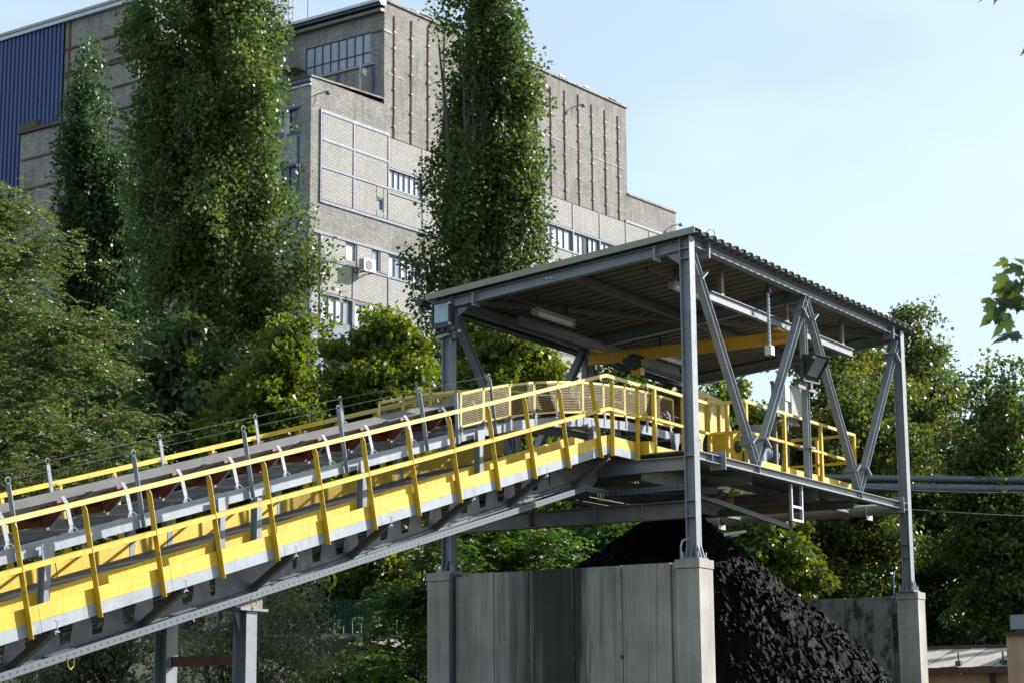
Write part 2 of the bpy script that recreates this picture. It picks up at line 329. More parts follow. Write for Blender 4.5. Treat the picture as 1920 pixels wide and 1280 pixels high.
def window(pl, a0, a1, z0, z1, cols, rows, parent, fm, pm=None, dep=0.055, bar=0.034, open_=None, kinds=None):
    """glazed unit inside its opening: frame with bars, one pane object per light"""
    f = MB(); g = place_box
    def fb(*a): q = g(pl, *a); f.add(q.v, q.f)
    fb(a0+.002, a1-.002, dep-0.05, dep+0.02, z0+.002, z0+bar); fb(a0+.002, a1-.002, dep-0.05, dep+0.02, z1-bar, z1-.002)
    fb(a0+.002, a0+bar, dep-0.05, dep+0.02, z0+bar, z1-bar); fb(a1-bar, a1-.002, dep-0.05, dep+0.02, z0+bar, z1-bar)
    W_ = (a1-a0-2*bar)/cols
    zs = [z0+bar+(z1-z0-2*bar)*t for t in rows]
    for i in range(1, cols): fb(a0+bar+W_*i-bar*.35, a0+bar+W_*i+bar*.35, dep-0.045, dep+0.015, z0+bar, z1-bar)
    for z in zs[1:-1]: fb(a0+bar, a1-bar, dep-0.04, dep+0.01, z-bar*.35, z+bar*.35)
    w = f.build('window', fm, parent)
    for i in range(cols):
        for j in range(len(zs)-1):
            mt = (pm or [PANE])[rng.randrange(len(pm or [1]))] if kinds is None else kinds[i % len(kinds)]
            place_box(pl, a0+bar+W_*i+.003, a0+bar+W_*(i+1)-.003, dep+0.02, dep+0.03, zs[j]+.003, zs[j+1]-.003).build('pane', mt, w)
    return w
# openings on the front
fw_ops = [(2.45, 3.15, 22.52, 23.38), (4.30, 4.82, 22.36, 23.38), (5.49, 7.85, 22.31, 23.34), (4.60, 5.05, 25.32, 25.86), (5.47, 7.95, 26.55, 27.50),
          (0.80, 2.85, 19.55, 20.65), (18.24, 20.65, 26.34, 27.41), (20.92, 23.25, 26.34, 27.41), (23.46, 25.80, 26.34, 27.41), (8.05, 10.4, 22.31, 23.34), (3.1, 5.05, 19.55, 20.65)]
quads_with_openings((0, 5.13, 0, 30.5), [o for o in fw_ops if o[0] < 5.1 and o[1] < 5.13], FR, 0.16, 'wall', BR_X, bld)
hi_ops = [o for o in fw_ops if o[0] > 5.13]
quads_with_openings((5.13, 26.25, 0, 35.6), hi_ops, FR, 0.16, 'wall', BR_X, bld)
quads_with_openings((26.25, 31.35, 0, 30.62), [], FR, 0.16, 'wall', BR_X, bld)
# blocks behind the face (dark inside of the openings)
MB().box(0.25, 5.1, 0.25, 8.9, 0, 30.4).build('inner_block', DARKG, bld); MB().box(5.4, 26.2, 0.25, 22, 0, 35.4).build('inner_block', DARKG, bld); MB().box(26.3, 31.3, 0.25, 18, 0, 30.5).build('inner_block', DARKG, bld)
MB().add([(26.25, 0, 30), (26.25, 22, 30), (26.25, 22, 35.6), (26.25, 0, 35.6)], [(0, 1, 2, 3)]).build('wall', BR_Y, bld)
MB().add([(31.35, 0, 0), (31.35, 18, 0), (31.35, 18, 30.62), (31.35, 0, 30.62)], [(0, 1, 2, 3)]).build('wall', BR_Y, bld)
# roof edges
MB().box(5.05, 26.35, -0.08, 22, 35.6, 35.72).build('roof', BROWN, bld)
MB().box(26.25, 31.42, -0.06, 18, 30.62, 30.72).build('roof', BROWN, bld)
m = MB()
for i in range(9):
    y0, y1 = i*1.0-0.06, i*1.0+0.94
    m.add([(-0.06, y0, 30.5), (5.1, y0, 30.72), (5.1, y1, 30.72), (-0.06, y1, 30.5), (-0.06, y0, 30.58), (5.1, y0, 30.80), (5.1, y1, 30.80), (-0.06, y1, 30.58)], [(0,3,2,1),(4,5,6,7),(0,1,5,4),(1,2,6,5),(2,3,7,6),(3,0,4,7)])
m.build('roof', BROWN, bld)
for i in range(14):                                  # torn bits of roofing felt and coping along the edge
    x = rng.uniform(6, 25.5); MB().box(x, x+rng.uniform(.3, .9), -0.12, 0.2, 35.72, 35.74+rng.uniform(.01, .05)).build('coping', rng.choice([SLATE, BROWN, GALV]), bld)
MB().box(0, 5.13, -0.02, 0.01, 29.9, 30.0) and None
# white brick infill panels and their blue strips
def panel(x0, x1, z0, z1): MB().box(x0+.05, x1-.05, -0.03, 0.02, z0+.05, z1-.05).build('panel', WB_X, bld)
for (a, b) in ((0.70, 2.93), (2.93, 5.43)):
    for (c, d) in ((26.48, 27.77), (27.77, 29.08)): panel(a, b, c, d)
panel(0.70, 2.93, 24.93, 26.48)
for (a, b, c, d) in ((2.93, 4.6, 24.93, 26.48), (5.05, 5.43, 24.93, 26.48), (4.55, 5.10, 24.93, 25.32), (4.55, 5.10, 25.86, 26.48)): panel(a, b, c, d)
bays = [5.43, 8.0, 10.57, 13.14, 15.71, 18.2, 20.78, 23.35, 25.95, 28.4, 31.0]
for a, b in zip(bays[:-1], bays[1:]):
    panel(a, b, 27.50, 29.0); panel(a, b, 24.93, 26.30)
    if not (a < 6 or 18 < a < 24): panel(a, b, 26.34, 27.46)
for (a, b, c, d) in ((0.76, 2.42, 22.32, 23.40), (3.18, 4.27, 22.32, 23.40), (4.85, 5.46, 22.32, 23.40), (0.76, 2.93, 20.75, 22.25), (2.93, 5.43, 20.75, 22.25)): panel(a, b, c, d)
for a, b in zip(bays[:-1], bays[1:]):
    panel(a, b, 20.75, 22.25); panel(a, b, 19.4, 20.7)
    if a > 10: panel(a, b, 22.32, 23.40)
panel(0.05, 0.62, 19.3, 20.75)
def strip(x0, x1, z0, z1, mt=BFRAME): MB().box(x0, x1, -0.06, 0.03, z0, z1).build('frame_strip', mt, bld)
strip(0.62, 5.48, 29.02, 29.16); strip(0.70, 5.40, 27.72, 27.81); strip(0.70, 5.40, 26.44, 26.52)
strip(0.62, 31.3, 24.83, 24.95); strip(0.23, 31.3, 23.38, 23.49); strip(0.72, 2.44, 22.24, 22.33); strip(3.2, 31.3, 22.22, 22.31)
strip(25.95, 31.1, 29.0, 29.14); strip(5.46, 31.0, 27.44, 27.51); strip(5.46, 31.0, 26.27, 26.34)
for x in (0.66, 2.93, 5.43): strip(x-.035, x+.035, 24.95, 29.02)
for x in bays[1:]: strip(x-.035, x+.035, 24.95, 27.44 if x < 18 else 26.27); strip(x-.035, x+.035, 27.51, 28.98)
for x in (18.2, 20.78, 23.35, 25.95): strip(x-.05, x+.05, 26.34, 27.44)
for x in (0.72, 2.93, 5.45, 8.0): strip(x-.035, x+.035, 16, 22.22)
strip(0.72-.035, 0.72+.035, 22.33, 23.38); strip(-0.01, 0.10, 12, 20.8, BLUE); strip(0.62, 3.0, 20.68, 20.75)
MB().box(0.12, 9, -0.05, 0.03, 10, 19.3).build('blue_base_panel', BFRAME, bld)
# windows on the front
window(FR, 2.45, 3.15, 22.52, 23.38, 1, (0, 1), bld, BFRAME, [CURT]); window(FR, 4.30, 4.82, 22.36, 23.38, 1, (0, 1), bld, BFRAME_D, [PANE])
window(FR, 5.49, 7.85, 22.31, 23.34, 5, (0, 1), bld, BFRAME, kinds=[PANE_W, PANE, PANE_W, PANE_W, PANE_W]); window(FR, 8.05, 10.4, 22.31, 23.34, 5, (0, 1), bld, BFRAME, [PANE_W, PANE])
window(FR, 4.60, 5.05, 25.32, 25.86, 1, (0, 1), bld, BFRAME_D, [PANE]); window(FR, 5.47, 7.95, 26.55, 27.50, 6, (0, 1), bld, BFRAME, [PANE_W])
window(FR, 18.24, 20.65, 26.34, 27.41, 4, (0, 1), bld, BFRAME, [PANE_W]); window(FR, 20.92, 23.25, 26.34, 27.41, 5, (0, 1), bld, BFRAME, kinds=[PANE_W, PANE_W, PANE_D, PANE_W, PANE_W]); window(FR, 23.46, 25.80, 26.34, 27.41, 5, (0, 1), bld, BFRAME, [PANE_W])
window(FR, 0.80, 2.85, 19.55, 20.65, 4, (0, 1), bld, BFRAME, [PANE, PANE_W]); window(FR, 3.1, 5.05, 19.55, 20.65, 4, (0, 1), bld, BFRAME, [PANE_W])
# rusty vertical ribs of the high block, each with its clips
for k in range(16):
    x = 5.85+k*1.302
    if x > 25.6: break
    t = rng.uniform(34.85, 35.25); rb = MB(); z = 29.02
    while z < t: z2 = min(t, z+rng.uniform(.8, 2.2)); rb.box(x-.035+rng.uniform(-.012, .012), x+.035+rng.uniform(-.012, .012), -0.05, 0.03, z, z2); z = z2
    rib = rb.build('rib', RUST, bld); c = MB()
    for q in range(6): zc = 29.6+q*0.95+rng.uniform(-.12, .12); c.box(x-.075, x+.075, -0.075, -0.02, zc-.04, zc+.05)
    c.build('clip', DARKG, rib)['kind'] = 'stuff'
MB().box(5.6, 25.9, -0.012, 0.02, 28.97, 29.02).build('ledge', RUST, bld)
for (x0, x1, z) in ((17.4, 19.8, 32.16), (20.1, 22.4, 32.05), (22.6, 25.9, 31.97), (5.2, 5.85, 34.1), (5.3, 6.6, 32.05)): MB().box(x0, x1, -0.022, 0.02, z, z+.05).build('crack_ledge', DARKG, bld)
# side faces (shaded): low block x = 0, high block x = 5.13
s_ops = [(0.78, 3.6, 28.06, 29.16), (0.78, 3.6, 25.42, 26.5), (0.78, 3.6, 19.55, 20.6), (4.6, 7.6, 28.06, 29.16), (4.6, 7.6, 25.42, 26.5)]
quads_with_openings((0, 9, 0, 30.5), s_ops, SD(0), 0.16, 'wall', BR_Y, bld)
for i, o in enumerate(s_ops): window(SD(0), *o, 6, (0, 1), bld, BFRAME_D, [PANE, PANE_D] if i == 1 else [PANE, PANE, PANE_D])
for (a, b, c, d) in ((0.78, 3.6, 26.62, 27.95), (0.78, 3.6, 24.98, 25.36), (0.78, 3.6, 21.0, 23.4)): MB().box(-0.03, 0.02, a, b, c, d).build('panel', WB_Y, bld)
for (a, b, c, d) in ((0.66, 3.7, 29.16, 29.26), (0.66, 3.7, 27.97, 28.06), (0.66, 3.7, 26.5, 26.6), (0.66, 3.7, 25.36, 25.42), (0.66, 3.7, 24.88, 24.97), (0.68, 0.77, 24.97, 27.97), (0.68, 0.77, 20.9, 24.0), (0.1, 3.7, 20.6, 20.7)): MB().box(-0.06, 0.03, a, b, c, d).build('frame_strip', BFRAME_D, bld)
MB().box(-0.1, 0.0, -0.02, 9, 30.28, 30.42).build('gutter', BFRAME_D, bld); MB().box(-0.06, -0.001, 0, 9, 30.12, 30.2).build('gutter', GALV, bld)
h_ops = [(0.80, 4.95, 32.7, 34.26), (6.18, 8.6, 32.68, 34.28)]
quads_with_openings((0, 12, 30, 35.6), h_ops, SD(5.13), 0.16, 'wall', BR_Y, bld)
window(SD(5.13), *h_ops[0], 8, (0, .36, 1), bld, BFRAME_D, [PANE]); window(SD(5.13), *h_ops[1], 4, (0, .36, 1), bld, BFRAME_D, [PANE, PANE_D])
MB().box(5.02, 5.125, 0.6, 5.1, 32.58, 32.66).build('sill', SLATE, bld); MB().box(5.06, 5.125, 0.62, 0.72, 31.0, 32.55).build('frame_strip', BFRAME_D, bld); MB().box(5.06, 5.125, 2.8, 2.95, 30.7, 32.5).build('frame_strip', BFRAME_D, bld)
MB().box(4.72, 5.14, -0.1, 12, 35.3, 35.42).build('eaves', DARKG, bld); MB().box(4.62, 5.12, -0.1, 12, 35.44, 35.58).build('eaves', GALV, bld); MB().box(4.85, 5.125, 0, 12, 35.05, 35.2).build('eaves', STEEL_D, bld)
MB().box(5.05, 5.75, -0.03, 0.0, 34.13, 34.2).build('ledge', DARKG, bld); MB().box(5.07, 5.13, 0, 0.75, 34.13, 34.2).build('ledge', DARKG, bld)

# ---------------------------------------------------------------- neighbouring block with blue ribbed cladding
bl = thing('clad_building', 'brick building block with dark blue ribbed metal cladding and brown ledges', 'building', BO, rz=BA, local=True)
MB().box(-1.45, 8, 9.6, 36, 0, 36.0).build('inner_block', DARKG, bl)
MB().add([(-1.5, 9.55, 0), (-1.5, 14.7, 0), (-1.5, 14.7, 36.0), (-1.5, 9.55, 36.0)], [(0, 1, 2, 3)]).build('wall', BR_Y, bl)
MB().add([(-1.5, 9.55, 0), (8, 9.55, 0), (8, 9.55, 36.0), (-1.5, 9.55, 36.0)], [(0, 1, 2, 3)]).build('wall', BR_X, bl)
for z, mt in ((34.35, RUST), (33.15, RUST), (32.95, BROWN), (31.75, RUST), (30.6, BROWN), (29.2, RUST)): MB().box(-1.58, -1.49, 9.7, 14.6, z, z+.09).build('ledge', mt, bl)
MB().box(-1.56, -1.49, 14.3, 14.42, 20, 35.8).build('corner_strip', RUST, bl)
def ribbed(y0, y1, z0, z1, x, pitch, par, mt, name):
    prof = []; y = y0
    while y < y1: prof += [(x, y), (x, y+pitch*.45), (x+.07, y+pitch*.55), (x+.07, y+pitch*.9)]; y += pitch
    n = len(prof); vs = [(a, b, z0) for a, b in prof]+[(a, b, z1) for a, b in prof]
    return MB().add(vs, [(i, i+1, n+i+1, n+i) for i in range(n-1)]).build(name, mt, par)
ribbed(14.7, 36, 27.55, 35.75, -1.62, 0.30, bl, BLUE, 'cladding'); ribbed(14.7, 36, 22.0, 26.2, -1.62, 0.30, bl, BLUE, 'cladding')
for i in range(16): window(SD(-1.6), 14.8+i*1.3, 16.0+i*1.3, 26.25, 27.5, 2, (0, 1), bl, BFRAME_D, [PANE], 0.02)
MB().box(-1.75, 8, 9.4, 36, 36.0, 36.14).build('roof', SLATE, bl); MB().box(-1.72, -1.46, 9.5, 36, 35.78, 35.96).build('eaves', GALV, bl)
MB().box(-3.0, -1.52, 10.15, 15.9, 0, 29.95).build('lower_block', BR_Y, bl)
MB().add([(-3.0, 10.13, 0), (-1.52, 10.13, 0), (-1.52, 10.13, 29.95), (-3.0, 10.13, 29.95)], [(0, 1, 2, 3)]).build('wall', WB_X, bl)
MB().box(-3.14, -1.5, 10.05, 16.0, 29.97, 30.12).build('roof', BROWN, bl)
for z in (28.6, 27.1, 25.6, 24.2): MB().box(-3.06, -2.98, 10.2, 15.8, z, z+.1).build('ledge', RUST, bl)
for z in (29.3, 28.0): MB().box(-3.0, -1.55, 10.08, 10.14, z, z+.08).build('ledge', RUST, bl)
MB().box(-3.15, -3.0, 14.6, 15.9, 30.12, 30.45).build('gutter_box', BROWN, bl)

# ---------------------------------------------------------------- things fixed to the building
def bt(name, label, cat, x, y, z, group=None):
    c, s = math.cos(BA), math.sin(BA); return thing(name, label, cat, (BO[0]+c*x-s*y, BO[1]+s*x+c*y, z), group, BA, True)
ac = bt('air_conditioner', 'white outdoor air conditioner unit bracketed to the brick wall below a small window', 'air conditioner', 3.05, 0, 22.05)
m = MB(); m.box(-.02, .78, -0.62, -0.28, 0.02, 0.60); m.build('casing', WHITE, ac)
MB().tube((.33, -0.622, .31), (.33, -0.635, .31), .24, .24, 24).build('fan_grille', DARKG, ac)
for i in range(7): MB().box(-.03, -.021, -0.57, -0.33, .1+i*.065, .13+i*.065).build('louvre', DARKG, ac)
for x in (.1, .66): MB().box(x, x+.04, -0.6, -0.0, -.03, 0.015).build('bracket', STEEL_D, ac)
MB().path([(.0, -.35, .1), (-.12, -.2, -.1), (-.15, -.02, .2)], .025).build('hose', BLACKP, ac)
sd = bt('satellite_dish', 'round white satellite dish on a thin pole above the low roof', 'satellite dish', 4.45, 0.9, 30.7)
MB().tube((0, 0, 0), (0, 0, 2.1), .035).build('pole', GALV, sd)
m = MB(); nn = 20; rings = [(0.01, -.20), (.08, -.205), (.14, -.23), (.185, -.26)]
vs = [(r*math.cos(2*math.pi*i/nn), y, 1.35+r*math.sin(2*math.pi*i/nn)) for r, y in rings for i in range(nn)]
m.add(vs, [(k*nn+i, k*nn+(i+1) % nn, (k+1)*nn+(i+1) % nn, (k+1)*nn+i) for k in range(3) for i in range(nn)]); m.add([(x, y+.02, z) for x, y, z in vs], [(k*nn+i, (k+1)*nn+i, (k+1)*nn+(i+1) % nn, k*nn+(i+1) % nn) for k in range(3) for i in range(nn)])
m.build('dish', WHITE, sd, smooth=True)
m = MB(); m.bar((0, -.2, 1.25), (0, -.45, 1.28), .02, .02); m.box(-.03, .03, -.5, -.42, 1.25, 1.31); m.bar((0, 0, 1.35), (0, -.2, 1.35), .03, .03); m.build('feed_arm', GREYP, sd)
for z in (.2, 1.6): MB().bar((0, 0, z), (.7, .02, z-.05), .03, .03).build('wall_stay', GALV, sd)
ld = bt('roof_ladder', 'grey green caged roof ladder standing up above the parapet', 'ladder', 5.0, 5.7, 30.7)
for y in (-.28, .28): MB().box(-.3, -.25, y-.025, y+.025, 0, 6.2).build('rail', GREENM, ld)
for i in range(19): MB().tube((-.275, -.25, .3+i*.3), (-.275, .25, .3+i*.3), .015, n=6).build('rung', GREENM, ld)
for z in (3.4, 4.5, 5.6, 6.15):
    pts = [(-.3-.42*math.sin(math.pi*i/8), -.36*math.cos(math.pi*i/8), z) for i in range(9)]; MB().path(pts, .022, 6).build('hoop', GREENM, ld)
for i in (2, 4, 6): MB().tube((-.3-.42*math.sin(math.pi*i/8), -.36*math.cos(math.pi*i/8), 2.6), (-.3-.42*math.sin(math.pi*i/8), -.36*math.cos(math.pi*i/8), 6.15), .018, n=6).build('cage_bar', GREENM, ld)
m = MB(); m.path([(.25, -.75, 5.0), (.25, -.75, 6.35), (-.2, -.35, 6.35)], .022); m.build('grab_rail', GREENM, ld)
MB().box(-.75, .1, -.8, .4, 2.4, 2.46).build('landing', GREENM, ld)
dv = bt('roof_vent', 'grey domed roof ventilator above the high parapet', 'vent', 8.15, 0.9, 35.72)
m = MB(); nn = 18; pr = [(.42, 0), (.42, .12), (.56, .14), (.55, .26), (.46, .4), (.28, .5), (.02, .54)]
m.add([(r*math.cos(2*math.pi*i/nn), r*math.sin(2*math.pi*i/nn), z) for r, z in pr for i in range(nn)], [(k*nn+i, k*nn+(i+1) % nn, (k+1)*nn+(i+1) % nn, (k+1)*nn+i) for k in range(len(pr)-1) for i in range(nn)]); m.build('cowl', GREYP, dv, smooth=True)
for lab, x, z in (('dark bracket lamp on the brick corner under the low sloping roof', 0.35, 29.75), ('dark bracket lamp under the high parapet between rusty ribs', 21.0, 34.35), ('dark bracket lamp near the end corner of the low brick extension', 30.85, 29.75)):
    wlp = bt('wall_lamp', lab, 'lamp', x, -0.0, z, 'bracket lamps on the brick front')
    MB().bar((0, -.01, 0), (.22, -.5, .12), .04, .04).build('arm', DARKG, wlp)
    m = MB(); m.tube((.22, -.5, .14), (.22, -.5, -.02), .05, .13, 10); m.build('shade', DARKG, wlp)
    MB().path([(0, -.03, 0), (-.05, -.03, -.3), (-.2, -.03, -.6)], .012, 5).build('cable', DARKG, wlp)
# ---------------------------------------------------------------- concrete bunker walls with their piers
ZP = 4.18
def pier(m, x0, x1, y0, y1, par, mt):
    m.box(x0+.012, x1-.012, y0+.012, y1-.012, 0, ZP-.14).build('pier', mt, par)
    q = MB(); n = 10                                            # worn mortar cap with a ragged lower edge
    q.box(x0, x1, y0, y1, ZP-.13, ZP); c = q.build('pier_cap', mt, par)
    return c
bw = thing('bunker_wall', 'pale concrete bunker wall with black soot streaks and two square piers', 'wall', (0.2, 2.4, 0))
pier(MB(), 0, 0.5, 0, 0.42, bw, CONC); pier(MB(), 0, 0.5, 4.5, 4.95, bw, CONC)
ys = [0.52, 1.36, 2.20, 3.03, 3.68, 4.18]
for i, (a, b) in enumerate(zip(ys[:-1], ys[1:])): MB().box(0.045+rng.uniform(-.006, .006), 0.30, a+.008, b-.008, 0, 4.14+rng.uniform(-.006, .006)).build('panel', CONC_S, bw)
MB().box(0.10, 0.30, 0.42, 0.512, 0, 4.15).build('joint_strip', CONC, bw); MB().box(0.10, 0.30, 4.188, 4.44, 0, 4.10).build('joint_strip', CONC, bw); MB().box(0.0, 0.28, 4.445, 4.495, 0, 4.16).build('drain_pipe', DARKG, bw)
for y in (1.35, 2.2, 3.03): MB().tube((0.044, y+.02, 2.75), (0.03, y+.02, 2.75), .03, .03, 8).build('tie_hole', DARKG, bw)
bw2 = thing('bunker_wall', 'coal spattered grey concrete bunker wall beyond the coal heap', 'wall', (9.55, 2.4, 0))
pier(MB(), 9.356, 9.76, 0, 0.44, bw2, CONC); pier(MB(), 9.356, 9.76, 4.5, 4.95, bw2, CONC)
ys = [0.55, 1.5, 2.5, 3.5, 4.5]
for a, b in zip(ys[:-1], ys[1:]): MB().box(9.42, 9.70, a+.008, b-.008, 0, 4.12).build('panel', CONC_C, bw2)
MB().box(9.47, 9.66, 0.44, 0.54, 0, 4.13).build('joint_strip', CONC_C, bw2)

# ---------------------------------------------------------------- coal heap
def fbm(x, y):
    return (math.sin(x*2.1+1.3*math.sin(y*1.7))*math.cos(y*2.3+math.sin(x*1.9))*.5+math.sin(x*5.3+2*math.sin(y*4.1))*math.cos(y*5.9+1.1)*.25+math.sin(x*11.7+y*3.1)*math.cos(y*12.3-x*2.2)*.13)
NX, NY = 230, 170; cv = []
for j in range(NY):
    for i in range(NX):
        x = 0.32+9.08*i/(NX-1); y = -4.2+8.6*j/(NY-1)
        dx = x-4.25; dy = y-2.4
        d = math.sqrt((dx*(1.30 if dx > 0 else 1.6))**2+(dy*(1.25 if dy < 0 else .7))**2)
        z = 5.42-.62*d+.10*fbm(x*1.2, y*1.2)*min(1, d+.3)
        z += .30*math.exp(-d*d/.30)
        s = math.exp(-((x-5.6)**2/.35+(y-1.5)**2/.5)); z += .34*s                       # slumped shoulder
        s = math.exp(-((x-4.6)**2/.5+(y-0.6)**2/.5)); z -= .28*s
        z += npr.normal(0, .017)+.035*abs(math.sin(x*17+y*9)*math.sin(y*19-x*7))+.03*math.sin(x*8.3+4*math.sin(y*3.1))*math.sin(y*9.1+3*math.sin(x*2.7))
        if y < .2: z -= .30*(.2-y)
        cv.append((x+npr.normal(0, .012), y+npr.normal(0, .012), max(0.01, z)))
hz_ = np.array(cv).reshape(NY, NX, 3)
for k in range(7000):
    i, j = npr.integers(4, NX-4), npr.integers(4, NY-4); r_ = npr.uniform(.045, .11) if k > 400 else npr.uniform(.11, .2); h_ = r_*npr.uniform(.12, .34); ri, rj = int(r_/.0397)+1, int(r_/.0509)+1
    i0, i1, j0, j1 = max(0, i-ri), min(NX, i+ri+1), max(0, j-rj), min(NY, j+rj+1); ii, jj = np.meshgrid(np.arange(i0, i1), np.arange(j0, j1)); q = 1-((ii-i)*.0397/r_)**2-((jj-j)*.0509/r_)**2
    hz_[j0:j1, i0:i1, 2] += np.where(q > 0, np.sqrt(np.maximum(q, 0))*h_*npr.choice([1, 1, -.7]), 0)*(hz_[j0:j1, i0:i1, 2] > .05)
cv = [tuple(v) for v in hz_.reshape(-1, 3)]
cf = [(j*NX+i, j*NX+i+1, (j+1)*NX+i+1, (j+1)*NX+i) for j in range(NY-1) for i in range(NX-1)]
for k in range(8000):                                            # loose lumps lying on the slope
    i, j = int(npr.integers(3, NX-3)), int(npr.integers(3, NY-3)); c = hz_[j, i]
    if c[2] < .2: continue
    r_ = .012+.048*npr.random()**3; b0 = len(cv); ax_ = [r_*npr.uniform(.6, 1.3) for _ in range(6)]; t_ = npr.uniform(0, 6.28); ct, st_ = math.cos(t_), math.sin(t_)
    for (dx_, dy_, dz_), a_ in zip(((1, 0, .2), (-1, 0, -.1), (0, 1, .1), (0, -1, -.2), (.2, .1, 1), (-.1, .2, -1)), ax_): cv.append((c[0]+(dx_*ct-dy_*st_)*a_, c[1]+(dx_*st_+dy_*ct)*a_, c[2]+dz_*a_+r_*.25))
    cf += [tuple(b0+q for q in t) for t in ((0, 2, 4), (2, 1, 4), (1, 3, 4), (3, 0, 4), (2, 0, 5), (1, 2, 5), (3, 1, 5), (0, 3, 5))]
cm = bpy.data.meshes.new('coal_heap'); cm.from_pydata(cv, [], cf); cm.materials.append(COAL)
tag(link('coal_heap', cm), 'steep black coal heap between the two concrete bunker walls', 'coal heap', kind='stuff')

# ---------------------------------------------------------------- steel canopy over the bunker
cn = thing('steel_canopy', 'grey steel canopy with corrugated mono pitch roof standing on concrete piers', 'canopy', (4.85, 2.44, ZP))
COLS = {'A': (.26, .21, 9.24), 'B': (.26, 4.67, 8.80), 'C': (9.45, .21, 9.24), 'D': (9.45, 4.67, 8.80)}
for k, (x, y, zt) in COLS.items():
    c = MB().ibeam((x, y, ZP+.03), (x, y, zt), .18, .18, (0, 1, 0), .014, .009).build('column', STEEL, cn)
    MB().box(x-.17, x+.17, y-.16, y+.16, ZP+.003, ZP+.03).build('base_plate', STEEL, c)
    for sx in (-1, 1):
        for sy in (-1, 1):
            MB().prism([(x+sx*.05, y+sy*.092, ZP+.03), (x+sx*.05, y+sy*.155, ZP+.03), (x+sx*.05, y+sy*.092, ZP+.24)], (sx*.012, 0, 0)).build('gusset', STEEL, c)
            MB().tube((x+sx*.14, y+sy*.13, ZP+.03), (x+sx*.14, y+sy*.13, ZP+.12), .013, n=8).build('anchor_bolt', GALV, c)
        MB().prism([(x+sx*.006, y, ZP+.03), (x+sx*.16, y, ZP+.03), (x+sx*.006, y, ZP+.24)], (0, .012, 0)).build('gusset', STEEL, c)
    for z in (5.09, 4.84, 5.78, zt-.36, zt-.20): MB().box(x-.088, x-.006, y-.075, y+.075, z-.006, z+.006).build('stiffener', STEEL, c)
for (x, y, h_) in ((.16, .385, .30), (9.48, .52, .42)): MB().path([(x, y, ZP-.04), (x, y, ZP+h_*.7), (x+.02, y-.02, ZP+h_), (x+.06, y-.12, ZP+h_+.03)], .017, 6).build('earth_rod', GALV, cn)
def rz(y): return 9.222-.0985*y                                    # top of the roof beams
def beam(name, p0, p1, h, b, mt=STEEL): return MB().ibeam(p0, p1, h, b).build(name, mt, cn)
beam('roof_beam', (.36, .21, 9.185), (9.35, .21, 9.185), .15, .14); beam('roof_beam', (.36, 4.67, 8.70), (9.35, 4.67, 8.70), .15, .14)
for x in (.26, 4.85, 9.45): beam('roof_beam', (x, .31 if x != 4.85 else .30, rz(.31)-.085), (x, 4.57, rz(4.57)-.085), .17, .14)
beam('purlin', (.36, 2.44, rz(2.44)-.06), (9.35, 2.44, rz(2.44)-.06), .12, .10, STEEL_D)
for (x0, y0, x1, y1) in ((.4, .4, 4.75, 2.35), (.4, 4.5, 4.75, 2.55), (4.95, 2.35, 9.3, .4), (4.95, 2.55, 9.3, 4.5)):
    MB().bar((x0, y0, rz(y0)-.055), (x1, y1, rz(y1)-.055), .09, .07).build('wind_brace', STEEL_D, cn)
for (x, y) in ((.85, .21), (8.95, .21)):                          # bolted splice plates
    q = MB().box(x-.008, x+.008, y-.11, y+.11, 9.00, 9.28).build('splice_plate', STEEL, cn); MB().box(x+.010, x+.026, y-.11, y+.11, 9.00, 9.28).build('splice_plate', STEEL, cn)
    for zz in (9.04, 9.10): MB().tube((x-.03, y-.08, zz), (x-.008, y-.08, zz), .014, n=6).build('bolt', GALV, q)
for (x, y) in ((.26, .75), (.26, 4.15)):
    MB().box(x-.10, x+.10, y-.008, y+.008, rz(y)-.24, rz(y)-.01).build('splice_plate', STEEL, cn); MB().box(x-.10, x+.10, y-.028, y-.010, rz(y)-.24, rz(y)-.01).build('splice_plate', STEEL, cn)
for (x, y, s) in ((.26, .30, 1), (.26, 4.58, -1)): MB().prism([(x-.005, y, rz(y)-.42), (x-.005, y+s*.30, rz(y)-.18), (x-.005, y, rz(y)-.18)], (.012, 0, 0)).build('haunch', STEEL, cn)
for x in (.55, .70): MB().tube((.18, 2.30+x*.6, rz(2.6)-.10), (.168, 2.30+x*.6, rz(2.6)-.10), .016, n=8).build('bolt', GALV, cn)
# corrugated sheets: seven lengths side by side, ribs along the fall
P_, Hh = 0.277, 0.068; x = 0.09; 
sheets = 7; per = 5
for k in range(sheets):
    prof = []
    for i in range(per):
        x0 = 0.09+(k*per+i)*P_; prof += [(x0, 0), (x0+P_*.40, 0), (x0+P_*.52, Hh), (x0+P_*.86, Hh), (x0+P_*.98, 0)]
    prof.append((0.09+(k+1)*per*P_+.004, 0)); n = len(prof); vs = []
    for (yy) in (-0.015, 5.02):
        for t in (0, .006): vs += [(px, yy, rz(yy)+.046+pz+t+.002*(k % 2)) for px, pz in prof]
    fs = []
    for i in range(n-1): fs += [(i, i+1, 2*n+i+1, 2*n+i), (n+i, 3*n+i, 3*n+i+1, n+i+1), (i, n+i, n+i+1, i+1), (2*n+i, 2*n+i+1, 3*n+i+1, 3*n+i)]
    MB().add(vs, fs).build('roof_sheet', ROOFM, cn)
q = MB()
q.add([(.075, -.02, rz(0)+.02), (.075, 5.03, rz(5.03)+.02), (.075, 5.03, rz(5.03)+.125), (.075, -.02, rz(0)+.125), (.087, -.02, rz(0)+.02), (.087, 5.03, rz(5.03)+.02), (.087, 5.03, rz(5.03)+.125), (.087, -.02, rz(0)+.125)], [(0,3,2,1),(4,5,6,7),(0,1,5,4),(1,2,6,5),(2,3,7,6),(3,0,4,7)])
